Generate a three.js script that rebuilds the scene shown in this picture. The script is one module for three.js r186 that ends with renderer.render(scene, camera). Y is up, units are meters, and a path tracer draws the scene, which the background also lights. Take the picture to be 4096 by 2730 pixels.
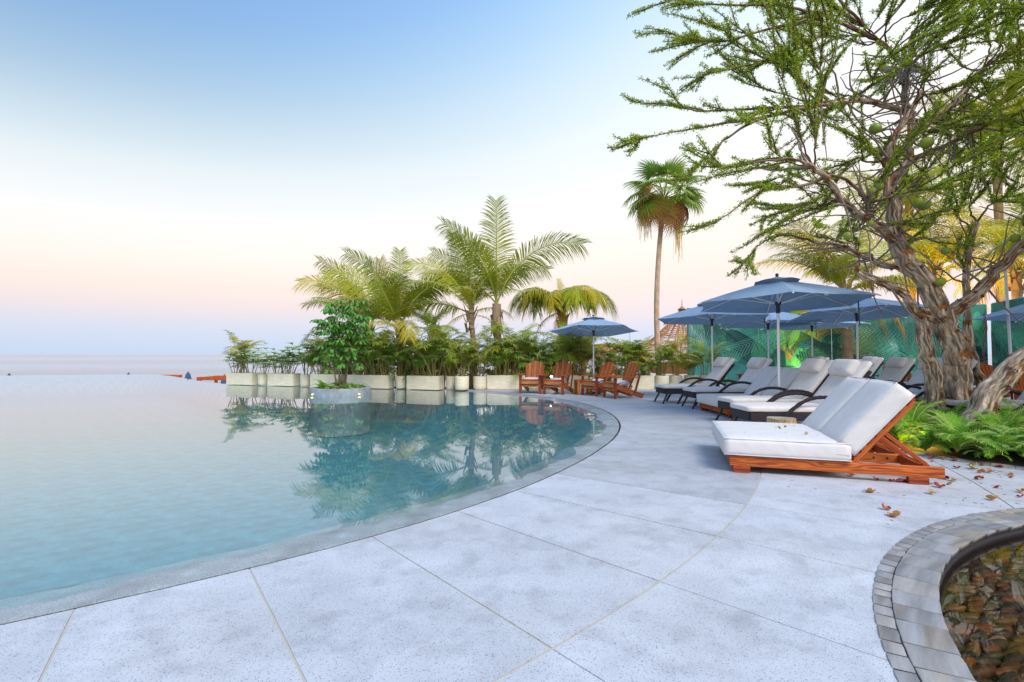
import * as THREE from 'three';
import { mergeGeometries, mergeVertices } from 'three/addons/utils/BufferGeometryUtils.js';

// ------------------------------------------------------------------ camera, sky, sun, exposure
const scene = new THREE.Scene();
const camera = new THREE.PerspectiveCamera(69.72, 1024 / 682, 0.05, 60000);
camera.position.set(0, 1.2, 0);
camera.rotation.set(THREE.MathUtils.degToRad(1.52), 0, 0);
const renderer = new THREE.WebGLRenderer();
renderer.toneMapping = THREE.LinearToneMapping;
renderer.toneMappingExposure = 2.15;
renderer.shadowMap.enabled = true;
const sstep = (a, b, x) => { const t = Math.min(1, Math.max(0, (x - a) / (b - a))); return t * t * (3 - 2 * t); };
const SUN_AZ = 152, SUN_EL = 50;                       // soft afterglow from behind the camera
{
  const stops = [[-2, 192, 210, 236], [0.1, 196, 214, 238], [2.5, 214, 220, 238], [4.6, 238, 225, 228], [7, 248, 233, 224], [10, 250, 243, 235], [14.4, 250, 250, 250],
    [20, 238, 249, 255], [25, 214, 237, 255], [30, 184, 220, 255], [34.4, 160, 204, 253], [42, 138, 188, 249], [60, 126, 178, 246], [90, 118, 170, 244]];
  const lin = c => Math.pow((c / 255 + 0.055) / 1.055, 2.4);
  const at = e => {
    e = Math.min(89.9, Math.max(-1.9, e));
    let i = 0; while (stops[i + 1][0] < e) i++;
    const a = stops[i], b = stops[i + 1], t = (e - a[0]) / (b[0] - a[0]);
    return [1, 2, 3].map(k => lin(a[k] + (b[k] - a[k]) * t));
  };
  const W = 512, H = 512, d = new Float32Array(W * H * 4);
  for (let j = 0; j < H; j++) for (let i = 0; i < W; i++) {
    const el = ((j + 0.5) / H - 0.5) * 180, ph = ((i + 0.5) / W - 0.5) * 2 * Math.PI;      // atan2(z, x)
    const az = Math.atan2(Math.cos(ph), -Math.sin(ph));                                      // 0 = straight ahead, + to the right
    const c = Math.cos(az + 75 * Math.PI / 180), up = Math.min(1, Math.max(0, (90 - el) / 55));
    const k = 1 + (0.74 + 0.56 * c - 1) * up, g = 1.03 - (0.08 + 0.3 * sstep(9, 27, el)) * Math.pow((1 + c) / 2, 2.2) * up;
    const col = at(el < 4 ? el : 4 + (el - 4) * k), o = (j * W + i) * 4;
    for (let n = 0; n < 3; n++) d[o + n] = col[n] * g / 1.93;
    d[o + 3] = 1;
  }
  const sky = new THREE.DataTexture(d, W, H, THREE.RGBAFormat, THREE.FloatType);
  sky.mapping = THREE.EquirectangularReflectionMapping; sky.magFilter = THREE.LinearFilter; sky.needsUpdate = true;
  scene.background = sky; scene.environment = sky;
}
{
  const sun = new THREE.DirectionalLight(new THREE.Color(1, 0.97, 0.93), 1.5), a = SUN_AZ * Math.PI / 180, e = SUN_EL * Math.PI / 180;
  sun.position.set(Math.sin(a) * Math.cos(e) * 40, Math.sin(e) * 40, -Math.cos(a) * Math.cos(e) * 40 - 8);
  sun.target.position.set(0, 0, -8);
  sun.castShadow = true; sun.shadow.radius = 52; sun.shadow.mapSize.set(2048, 2048);
  Object.assign(sun.shadow.camera, { left: -32, right: 32, top: 32, bottom: -32, near: 1, far: 120 });
  scene.add(sun, sun.target);
}

// ------------------------------------------------------------------ helpers
const V = (x, y, z) => new THREE.Vector3(x, y, z), R = d => d * Math.PI / 180;
function rng(seed) { let a = seed >>> 0; return () => { a = (a + 0x6D2B79F5) | 0; let t = Math.imul(a ^ (a >>> 15), 1 | a); t = (t + Math.imul(t ^ (t >>> 7), 61 | t)) ^ t; return ((t ^ (t >>> 14)) >>> 0) / 4294967296; }; }
const hash = (x, y, s) => { let h = Math.imul(x | 0, 374761393) + Math.imul(y | 0, 668265263) + Math.imul(s | 0, 1274126177); h = Math.imul(h ^ (h >>> 13), 1274126177); return ((h ^ (h >>> 16)) >>> 0) / 4294967296; };
const mod = (a, n) => ((a % n) + n) % n;
function vn(x, y, s = 0, P = 0, Q = P) {                       // value noise, period P by Q cells if given
  const i = Math.floor(x), j = Math.floor(y), f = x - i, g = y - j, u = f * f * (3 - 2 * f), v = g * g * (3 - 2 * g);
  const h = (a, b) => P ? hash(mod(a, P), mod(b, Q), s) : hash(a, b, s);
  return (h(i, j) * (1 - u) + h(i + 1, j) * u) * (1 - v) + (h(i, j + 1) * (1 - u) + h(i + 1, j + 1) * u) * v;
}
function fbm(x, y, s = 0, o = 4, P = 0, Q = P) { let a = 0, w = 0.5, t = 0; for (let k = 0; k < o; k++) { a += w * vn(x, y, s + k * 17, P, Q); t += w; x *= 2; y *= 2; P *= 2; Q *= 2; w *= 0.5; } return a / t; }
const mixc = (a, b, t) => [a[0] + (b[0] - a[0]) * t, a[1] + (b[1] - a[1]) * t, a[2] + (b[2] - a[2]) * t];
function tex(w, h, fn, sizeU = 1, sizeV = 1, srgb = true) {      // sizeU by sizeV metres; uv are metres
  const d = new Uint8Array(w * h * 4);
  for (let j = 0; j < h; j++) for (let i = 0; i < w; i++) { const c = fn(i / w, j / h, i, j), o = (j * w + i) * 4; d[o] = Math.max(0, Math.min(255, c[0])); d[o + 1] = Math.max(0, Math.min(255, c[1])); d[o + 2] = Math.max(0, Math.min(255, c[2])); d[o + 3] = 255; }
  const t = new THREE.DataTexture(d, w, h); t.wrapS = t.wrapT = THREE.RepeatWrapping; t.magFilter = THREE.LinearFilter; t.repeat.set(1 / sizeU, 1 / sizeV);
  if (srgb) t.colorSpace = THREE.SRGBColorSpace; t.needsUpdate = true; return t;
}
function ftex(w, h, fn, sizeU, sizeV) {                          // float height map
  const d = new Float32Array(w * h * 4);
  for (let j = 0; j < h; j++) for (let i = 0; i < w; i++) { const o = (j * w + i) * 4, v = fn(i / w, j / h); d[o] = d[o + 1] = d[o + 2] = v; d[o + 3] = 1; }
  const t = new THREE.DataTexture(d, w, h, THREE.RGBAFormat, THREE.FloatType); t.wrapS = t.wrapT = THREE.RepeatWrapping; t.magFilter = THREE.LinearFilter; t.repeat.set(1 / sizeU, 1 / sizeV); t.needsUpdate = true; return t;
}
const L = (r, g, b) => new THREE.Color().setRGB(r, g, b);        // linear colour
const std = (color, roughness = 0.8, more = {}) => new THREE.MeshStandardMaterial({ color, roughness, ...more });
const leafMat = (r, g, b, tr = 0.4) => new THREE.MeshPhysicalMaterial({ color: L(r, g, b), roughness: 0.92, transmission: tr, thickness: 0, side: THREE.DoubleSide, ior: 1.35 });

class MB {                                                      // collects triangles into one geometry
  constructor() { this.p = []; this.u = []; this.i = []; this.c = []; }
  get n() { return this.p.length / 3; }
  v(x, y, z, u = 0, w = 0) { this.p.push(x, y, z); this.u.push(u, w); return this.p.length / 3 - 1; }
  t(a, b, c) { this.i.push(a, b, c); }
  q(a, b, c, d) { this.i.push(a, b, c, a, c, d); }
  face(pts, uvs) { const k = pts.map((p, n) => this.v(p.x, p.y, p.z, uvs ? uvs[n][0] : 0, uvs ? uvs[n][1] : 0)); for (let n = 1; n < k.length - 1; n++) this.t(k[0], k[n], k[n + 1]); }
  box(w, h, d, m, ch = 0.006) {                                 // chamfered box, flat faces; u runs along its longest side
    ch = Math.min(ch, w / 4, h / 4, d / 4);
    const a = [w / 2, h / 2, d / 2], ax = w >= h && w >= d ? 0 : h >= d ? 1 : 2;
    const off = hash(this.n, Math.round(w * 1000), 5) * 3;
    const put = (pts) => {
      const e1 = pts[1].clone().sub(pts[0]), e2 = pts[2].clone().sub(pts[0]), nn = e1.cross(e2), c = pts.reduce((s, p) => s.add(p), V(0, 0, 0));
      if (nn.dot(c) < 0) pts.reverse();
      const an = [Math.abs(nn.x), Math.abs(nn.y), Math.abs(nn.z)], dom = an.indexOf(Math.max(...an));
      const uv = pts.map(p => { const q = [p.x, p.y, p.z], o = [0, 1, 2].filter(k => k !== ax && k !== dom); const ua = dom === ax ? (ax + 1) % 3 : ax, va = dom === ax ? (ax + 2) % 3 : o[0]; return [q[ua] + off, q[va] + off * 1.7]; });
      this.face(pts.map(p => m ? p.clone().applyMatrix4(m) : p), uv);
    };
    const S = [-1, 1];
    for (let k = 0; k < 3; k++) { const i = (k + 1) % 3, j = (k + 2) % 3; for (const s of S) put([[-1, -1], [1, -1], [1, 1], [-1, 1]].map(([p, q]) => { const r = [0, 0, 0]; r[k] = s * a[k]; r[i] = p * (a[i] - ch); r[j] = q * (a[j] - ch); return V(...r); })); }
    if (ch > 0) for (let k = 0; k < 3; k++) { const i = (k + 1) % 3, j = (k + 2) % 3; for (const s of S) for (const t of S) { const mk = (z, fi, fj) => { const r = [0, 0, 0]; r[k] = z * (a[k] - ch); r[i] = s * (a[i] - (fi ? ch : 0)); r[j] = t * (a[j] - (fj ? ch : 0)); return V(...r); }; put([mk(-1, 0, 1), mk(1, 0, 1), mk(1, 1, 0), mk(-1, 1, 0)]); } }
    if (ch > 0) for (const s of S) for (const t of S) for (const r of S) put([V(s * a[0], t * (a[1] - ch), r * (a[2] - ch)), V(s * (a[0] - ch), t * a[1], r * (a[2] - ch)), V(s * (a[0] - ch), t * (a[1] - ch), r * a[2])]);
    return this;
  }
  beam(p, q, w, h, ch = 0.005, up = V(0, 1, 0)) {               // box between two points; w across, h in the plane of up
    const d = q.clone().sub(p), l = d.length(), x = d.clone().normalize(); let z = x.clone().cross(up).normalize(); const y = z.clone().cross(x);
    const m = new THREE.Matrix4().makeBasis(x, y, z).setPosition(p.clone().add(q).multiplyScalar(0.5));
    return this.box(l, h, w, m, ch);
  }
  tube(pts, rad, seg = 8, opt = {}) {                           // swept tube; rad number or function(t, angle)
    const n = pts.length; let prev = null, len = 0; const base = this.n, rf = typeof rad === 'function' ? rad : () => rad;
    const T = pts.map((p, i) => pts[Math.min(n - 1, i + 1)].clone().sub(pts[Math.max(0, i - 1)]).normalize());
    for (let i = 0; i < n; i++) {
      if (!prev) { prev = Math.abs(T[0].y) < 0.9 ? V(0, 1, 0) : V(1, 0, 0); }
      prev = prev.clone().sub(T[i].clone().multiplyScalar(prev.dot(T[i]))).normalize();
      const b = T[i].clone().cross(prev); if (i) len += pts[i].distanceTo(pts[i - 1]);
      for (let k = 0; k <= seg; k++) { const a = (k % seg) / seg * 2 * Math.PI, r = rf(i / (n - 1), a, len), c = Math.cos(a) * r, s = Math.sin(a) * r; this.v(pts[i].x + prev.x * c + b.x * s, pts[i].y + prev.y * c + b.y * s, pts[i].z + prev.z * c + b.z * s, len, k / seg * (opt.vw || 1)); }
    }
    for (let i = 0; i < n - 1; i++) for (let k = 0; k < seg; k++) { const a = base + i * (seg + 1) + k; this.q(a, a + seg + 1, a + seg + 2, a + 1); }
    if (opt.caps !== false) for (const e of [0, n - 1]) { const c = this.v(pts[e].x, pts[e].y, pts[e].z, 0, 0), o = base + e * (seg + 1); for (let k = 0; k < seg; k++) e ? this.t(o + k, c, o + k + 1) : this.t(o + k, o + k + 1, c); }
    return this;
  }
  add(g, m) { const q = m ? g.clone().applyMatrix4(m) : g, b = this.n, P = q.attributes.position, U = q.attributes.uv; for (let k = 0; k < P.count; k++) this.v(P.getX(k), P.getY(k), P.getZ(k), U ? U.getX(k) : 0, U ? U.getY(k) : 0); if (q.index) for (const k of q.index.array) this.i.push(b + k); else for (let k = 0; k < P.count; k++) this.i.push(b + k); return this; }
  geo() {
    const g = new THREE.BufferGeometry(); g.setAttribute('position', new THREE.Float32BufferAttribute(this.p, 3)); g.setAttribute('uv', new THREE.Float32BufferAttribute(this.u, 2));
    if (this.c.length) g.setAttribute('color', new THREE.Float32BufferAttribute(this.c, 3));
    g.setIndex(this.i); g.computeVertexNormals(); return g;
  }
}
const used = {};
function numbered(name) { used[name] = (used[name] ?? -1) + 1; return used[name] ? `${name}_${String(used[name]).padStart(3, '0')}` : name; }
function mesh(name, g, m, parent) { const o = new THREE.Mesh(g instanceof MB ? g.geo() : g, m); o.name = name; o.castShadow = o.receiveShadow = true; parent.add(o); return o; }
function thing(name, label, category, [x, y, z] = [0, 0, 0], turn = 0, group) { const o = new THREE.Group(); o.name = numbered(name); o.position.set(x, y, z); o.rotation.y = turn; o.userData = { label, category }; if (group) o.userData.group = group; scene.add(o); return o; }
function copyOf(src, label, [x, y, z], turn = 0, group, s = 1) { const o = src.clone(); o.name = numbered(src.name.replace(/_\d{3}$/, '')); o.position.set(x, y, z); o.rotation.set(0, turn, 0); o.scale.setScalar(s); o.userData = { ...src.userData, label }; if (group) o.userData.group = group; scene.add(o); return o; }
function setting(name, label, category) { const o = new THREE.Group(); o.name = numbered(name); o.userData = { label, category, kind: 'structure' }; scene.add(o); return o; }
const stuff = o => { o.userData.kind = 'stuff'; return o; };
function curve(pts, n) { return new THREE.CatmullRomCurve3(pts.map(p => p.isVector3 ? p : V(...p)), false, 'centripetal').getPoints(n); }
function cushion(w, h, d, r, puff = 0, seed = 1, wr = 0.003, seg = 14) {   // soft box centred on its base plane (y 0 to h)
  let g = new THREE.BoxGeometry(w, h, d, Math.max(6, Math.round(w * seg)), 4, Math.max(6, Math.round(d * seg)));
  g.deleteAttribute('normal'); g.deleteAttribute('uv'); g = mergeVertices(g, 1e-4);
  const P = g.attributes.position, uv = [];
  for (let k = 0; k < P.count; k++) {
    const p = V(P.getX(k), P.getY(k), P.getZ(k)), c = V(Math.max(-w / 2 + r, Math.min(w / 2 - r, p.x)), Math.max(-h / 2 + r, Math.min(h / 2 - r, p.y)), Math.max(-d / 2 + r, Math.min(d / 2 - r, p.z)));
    const dd = p.clone().sub(c), l = dd.length(); if (l > 1e-6) p.copy(c).add(dd.multiplyScalar(r / Math.max(l, r * 0.6)));
    const fx = 1 - Math.pow(2 * p.x / w, 4), fz = 1 - Math.pow(2 * p.z / d, 4);
    p.y += Math.sign(p.y) * puff * Math.max(0, fx) * Math.max(0, fz) * Math.min(1, Math.abs(p.y) / (h / 2));
    const nz = (fbm(p.x * 5 + seed * 9, p.z * 5 + p.y * 4, seed, 3) - 0.5) * 2 * wr; p.y += nz; p.x += nz * Math.sign(p.x) * 0.8; p.z += nz * Math.sign(p.z) * 0.8;
    P.setXYZ(k, p.x, p.y + h / 2, p.z); uv.push(p.x + p.y * 0.7, p.z + p.y * 0.7);
  }
  g.setAttribute('uv', new THREE.Float32BufferAttribute(uv, 2)); g.computeVertexNormals(); return g;
}

// ------------------------------------------------------------------ materials
const terrazzo = tex(1024, 1024, (u, v, i, j) => {
  let b = 230 + (fbm(u * 8, v * 8, 3, 5, 8) - 0.5) * 34 - 16 * sstep(0.45, 0.8, fbm(u * 16, v * 16, 63, 4, 16)) + (hash(i, j, 9) - 0.5) * 20;
  const c = hash(i >> 1, j >> 1, 21), e = hash(i, j >> 1, 31); let t = [b, b, b * 1.002];
  if (c < 0.045) { const k = 0.58 + hash(i >> 1, j >> 1, 23) * 0.3; t = [b * k, b * k * 0.99, b * k * 1.0]; } else if (c > 0.93) t = [b * 1.06, b * 1.06, b * 1.06];
  if (e < 0.006) t = [b * 0.5, b * 0.48, b * 0.5];
  return t;
}, 1.9, 1.9);
const granite = tex(512, 512, (u, v, i, j) => { const h = hash(i, j, 4), k = hash(i >> 1, j >> 1, 6); let b = 175 + (fbm(u * 6, v * 6, 8, 4, 6) - 0.5) * 60 + (h - 0.5) * 46; if (k < 0.14) b *= 0.66; if (k > 0.9) b *= 1.18; return [b * 0.97, b, b * 1.02]; }, 0.9, 0.9);
const stoneTex = tex(512, 512, (u, v, i, j) => { const a = fbm(u * 5, v * 22, 12, 5, 5, 22), f = fbm(u * 4, v * 4, 40, 4, 4), g = hash(i, j, 2); let b = 185 + (a - 0.5) * 90 + (g - 0.5) * 18; const t = mixc([b, b, b * 1.01], [b * 1.03, b * 0.98, b * 0.91], sstep(0.52, 0.72, f)); return t; }, 0.8, 0.8);
const woodTex = tex(512, 512, (u, v, i, j) => { const w = fbm(u * 2, v * 5, 5, 3, 2, 5), ring = 0.5 + 0.5 * Math.sin((v * 22 + w * 9 + fbm(u * 1, v * 2, 9, 2, 1, 2) * 6) * 6.283), f = fbm(u * 6, v * 120, 14, 3, 6, 120); const k = 0.62 + 0.3 * f + 0.22 * Math.pow(ring, 0.7); return [250 * k * (0.9 + 0.1 * ring), 240 * k * (0.74 + 0.26 * ring), 225 * k * (0.55 + 0.45 * ring)]; }, 1.4, 0.42);
const clothTex = tex(256, 256, (u, v, i, j) => { const b = 236 + ((i + j) % 2 ? 6 : -6) + (hash(i, j, 1) - 0.5) * 18 + (fbm(u * 6, v * 6, 3, 3, 6) - 0.5) * 16; return [b, b, b]; }, 0.35, 0.35);
const canopyTex = tex(256, 256, (u, v, i, j) => { const b = 222 + (hash(i, j, 1) - 0.5) * 34 + (hash(i, 0, 8) - 0.5) * 16 + (fbm(u * 5, v * 5, 3, 3, 5) - 0.5) * 22; return [b, b, b]; }, 0.45, 0.45);
const plasterTex = tex(256, 512, (u, v, i, j) => { const b = 238 + (fbm(u * 4, v * 90, 6, 3, 4, 90) - 0.5) * 40 + (fbm(u * 5, v * 5, 16, 3, 5) - 0.5) * 22; return [b, b * 0.995, b * 0.97]; }, 0.7, 0.7);
const wickerTex = tex(256, 256, (u, v, i, j) => { const c = Math.floor(u * 32), r = Math.floor(v * 32), a = (c + r) % 2, fu = (u * 32) % 1, fv = (v * 32) % 1, s = a ? Math.sin(fu * 3.14) : Math.sin(fv * 3.14); const b = 90 + 150 * s * (0.75 + 0.25 * hash(c, r, 3)); return [b, b * 0.98, b]; }, 0.24, 0.24);
const wickerBump = tex(256, 256, (u, v) => { const c = Math.floor(u * 32), r = Math.floor(v * 32), a = (c + r) % 2, s = a ? Math.sin(((u * 32) % 1) * 3.14) : Math.sin(((v * 32) % 1) * 3.14); return [s * 255, s * 255, s * 255]; }, 0.24, 0.24, false);
const barkTex = tex(512, 512, (u, v, i, j) => { const a = fbm(u * 7, v * 34, 51, 5, 7, 34), f = fbm(u * 9, v * 9, 60, 4, 9), k = 0.22 + 1.35 * a + (hash(i, j, 5) - 0.5) * 0.1; let c = mixc([214, 196, 178], [176, 124, 76], sstep(0.52, 0.68, f)); c = mixc(c, [226, 216, 206], sstep(0.6, 0.75, fbm(u * 6, v * 14, 71, 3, 6, 14))); return c.map(q => q * k); }, 1.1, 1);
const barkBump = tex(512, 512, (u, v) => { const a = fbm(u * 7, v * 34, 51, 5, 7, 34); const b = 255 * (a * 0.8 + 0.2 * fbm(u * 30, v * 60, 3, 2, 30, 60)); return [b, b, b]; }, 1.1, 1, false);
const palmBarkTex = tex(256, 512, (u, v, i, j) => { const ph = (u * 16 + fbm(u * 8, v * 4, 7, 2, 8, 4) * 0.6) % 1, k = 0.7 + 0.3 * sstep(0.02, 0.2, ph) + (hash(i, j, 2) - 0.5) * 0.14 + (fbm(u * 8, v * 8, 9, 3, 8) - 0.5) * 0.3; return [212 * k, 186 * k, 160 * k]; }, 1.2, 1);
const rippleFn = (u, v) => 0.55 * fbm(u * 5, v * 12, 4, 3, 5, 12) + 0.3 * fbm(u * 14, v * 26, 44, 2, 14, 26) + 0.15 * fbm(u * 40, v * 60, 84, 2, 40, 60);
const ripple = ftex(512, 512, rippleFn, 9, 9);
const seaLanes = tex(512, 512, (u, v) => { const a = fbm(u * 3, v * 26, 21, 4, 3, 26), b = 120 + 230 * (a - 0.35); return [b, b * 1.01, b * 1.03]; }, 2600, 2600);
const seaRipple = ftex(512, 512, (u, v) => fbm(u * 6, v * 16, 4, 5, 6, 16), 160, 160);
const M = {
  deck: std(L(0.66, 0.685, 0.73), 0.62, { map: terrazzo, vertexColors: true }),
  grout: std(L(0.45, 0.43, 0.37), 0.9),
  lip: std(L(0.68, 0.73, 0.76), 0.4, { map: granite }),
  dark: std(L(0.02, 0.02, 0.025), 0.8),
  tile: std(L(0.23, 0.56, 0.65), 0.5, { map: granite }),
  granite: std(L(0.74, 0.77, 0.82), 0.6, { map: granite }),
  plaster: std(L(0.94, 0.86, 0.68), 0.75, { map: plasterTex, bumpMap: plasterTex, bumpScale: 0.002 }),
  soil: std(L(0.05, 0.035, 0.022), 0.95),
  sand: std(L(0.42, 0.36, 0.27), 0.95),
  cream: std(L(0.79, 0.755, 0.745), 0.85, { map: clothTex }),
  cream2: std(L(0.82, 0.76, 0.73), 0.88, { map: clothTex }),
  pillow: std(L(0.78, 0.72, 0.69), 0.9, { map: clothTex }),
  pad: std(L(0.80, 0.77, 0.78), 0.88, { map: clothTex }),
  wicker: std(L(0.055, 0.04, 0.06), 0.55, { map: wickerTex, bumpMap: wickerBump, bumpScale: 0.004 }),
  darkMetal: std(L(0.02, 0.02, 0.022), 0.45),
  alu: std(L(0.88, 0.87, 0.88), 0.35, { metalness: 0.15 }),
  canopy: new THREE.MeshPhysicalMaterial({ color: L(0.29, 0.46, 0.70), roughness: 0.9, map: canopyTex, transmission: 0.16, thickness: 0, side: THREE.DoubleSide }),
  strap: std(L(0.08, 0.14, 0.27), 0.9),
  bark: std(L(1.0, 0.89, 0.80), 0.9, { map: barkTex, bumpMap: barkBump, bumpScale: 0.06 }),
  bark2: std(L(0.42, 0.30, 0.24), 0.9, { map: barkTex, bumpMap: barkBump, bumpScale: 0.02 }),
  twig: std(L(0.15, 0.08, 0.055), 0.9),
  deadTwig: std(L(0.27, 0.19, 0.155), 0.9),
  palmBark: std(L(0.50, 0.42, 0.35), 0.92, { map: palmBarkTex }),
  husk: std(L(0.30, 0.21, 0.14), 0.95),
  boot: std(L(0.42, 0.22, 0.09), 0.95),
  red: std(L(0.30, 0.02, 0.03), 0.6),
  stalk: std(L(0.42, 0.42, 0.07), 0.6),
  cane: std(L(0.32, 0.27, 0.07), 0.6),
  stick: std(L(0.60, 0.27, 0.09), 0.85),
  thatch: std(L(0.34, 0.21, 0.12), 0.95),
  white: std(L(0.80, 0.79, 0.78), 0.5),
};
const WOOD = [[0.62, 0.16, 0.02], [0.52, 0.115, 0.016], [0.68, 0.205, 0.028], [0.45, 0.09, 0.016], [0.58, 0.185, 0.03]].map(c => std(L(...c), 0.68, { map: woodTex }));
const REDWOOD = [[0.46, 0.125, 0.03], [0.34, 0.075, 0.022], [0.60, 0.24, 0.06], [0.44, 0.14, 0.06], [0.66, 0.31, 0.08]].map(c => std(L(...c), 0.66, { map: woodTex }));
const LEAF = { coco: [leafMat(0.36, 0.39, 0.006, 0.36), leafMat(0.22, 0.28, 0.006, 0.36), leafMat(0.38, 0.42, 0.015, 0.36), leafMat(0.48, 0.39, 0.006, 0.36)], dead: leafMat(0.70, 0.38, 0.08), amber: leafMat(0.72, 0.36, 0.015), areca: [leafMat(0.28, 0.37, 0.010, 0.36), leafMat(0.42, 0.40, 0.012, 0.36), leafMat(0.19, 0.32, 0.010, 0.36)], rhapis: leafMat(0.22, 0.38, 0.02), scheff: leafMat(0.08, 0.26, 0.03), fern: leafMat(0.22, 0.50, 0.025), fern2: leafMat(0.15, 0.38, 0.025), tree: leafMat(0.13, 0.27, 0.02), fan: leafMat(0.16, 0.27, 0.04), lime: leafMat(0.36, 0.42, 0.03) };

// ------------------------------------------------------------------ the setting: sea, ground, pool, deck
const CX = -7.06, CZ = -10.19;                                   // all deck joints are rings and rays about this point
const pol = (r, th, y = 0) => V(CX + r * Math.cos(R(th)), y, CZ + r * Math.sin(R(th)));
const RA = (() => { const t = [[-60, 8.4], [-41, 8.5], [-27, 8.68], [-18.8, 8.85], [-9.6, 8.98], [-1, 9.03], [12, 9.07], [26, 9.07], [33, 9.11], [39, 9.17], [44, 9.21], [50, 9.25], [57, 9.28], [66, 9.34], [130, 9.5]]; return th => { let i = 0; while (i < t.length - 2 && t[i + 1][0] < th) i++; const u = Math.min(1, Math.max(0, (th - t[i][0]) / (t[i + 1][0] - t[i][0]))); return t[i][1] + (t[i + 1][1] - t[i][1]) * u; }; })();
const PL = [[-12.0, -20.35], [-0.95, -16.35]];                   // back edge of the pool, where the planters stand
const behindLine = (x, z) => { const [a, b] = PL, dx = b[0] - a[0], dz = b[1] - a[1], l = Math.hypot(dx, dz); return ((x - a[0]) * dz - (z - a[1]) * dx) / l; };  // > 0 behind
const WATER = -0.034;
{
  const sea = setting('sea', 'calm pale sea reaching the horizon', 'sea');
  const m = new MB(); const s = 30000; [[-s, -s], [s, -s], [s, s], [-s, s]].forEach(([x, z]) => m.v(x, -9, z, x, z)); m.t(0, 2, 1); m.t(0, 3, 2);
  mesh('sea_surface', m, std(L(0.42, 0.47, 0.56), 0.1, { map: seaLanes, bumpMap: seaRipple, bumpScale: 0.9 }), sea);
  const gnd = setting('ground', 'sandy ground sloping down to the beach', 'ground'), g = new MB(), nx = 170, nz = 120, X0 = -70, Z0 = -78, c = 0.85;
  const hgt = (x, z) => {
    const d = Math.hypot(x - CX, z - CZ), bl = behindLine(x, z);
    let h = -0.32;
    if (x < -0.5 && bl > 0) h = -0.3 - 2.9 * sstep(2.6, 7, bl);
    else if (d < 9.6 || (x < -3 && z < 3 && bl <= 0)) h = -2.4;
    if (x < -12.4 && z < 3) h = -3.4;
    if (x >= -0.5 && z < -21) h = Math.min(h, -0.32 - 2.4 * sstep(-21, -27, z));
    return h - 7.2 * sstep(-40, -66, z) + (fbm(x * 0.3, z * 0.3, 5, 3) - 0.5) * 0.12;
  };
  for (let j = 0; j <= nz; j++) for (let i = 0; i <= nx; i++) { const x = X0 + i * c, z = Z0 + j * c; g.v(x, hgt(x, z), z, x, z); }
  for (let j = 0; j < nz; j++) for (let i = 0; i < nx; i++) { const a = j * (nx + 1) + i; g.q(a, a + nx + 1, a + nx + 2, a + 1); }
  mesh('ground_surface', g, M.sand, gnd);
}
const poolOutline = (() => {                                     // closed, starting at the planter ledge and going round by the deck
  const p = []; for (let t = -46; t <= 112; t += 1) p.push(pol(RA(t) - 0.12, t));
  [[-14, -0.6], [-34, -5], [-33.5, -24.5]].forEach(a => p.push(V(a[0], 0, a[1])));
  curve([V(-33.5, 0, -24.5), V(-29.2, 0, -27.9), V(-25.2, 0, -29.1), V(-22.4, 0, -29.4), V(-20.2, 0, -28.4), V(-17.1, 0, -25.4), V(-14.4, 0, -22.6), V(-12.0, 0, -20.35)], 40).slice(1).forEach(q => p.push(q));
  p.push(V(PL[1][0], 0, PL[1][1])); return p;
})();
function flat(name, outline, y, m, parent) { const s = new THREE.Shape(outline.map(p => new THREE.Vector2(p.x, -p.z))), g = new THREE.ShapeGeometry(s); g.rotateX(-Math.PI / 2); g.translate(0, y, 0); const P = g.attributes.position, uv = g.attributes.uv; for (let k = 0; k < P.count; k++) uv.setXY(k, P.getX(k), P.getZ(k)); return mesh(name, g, m, parent); }
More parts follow.
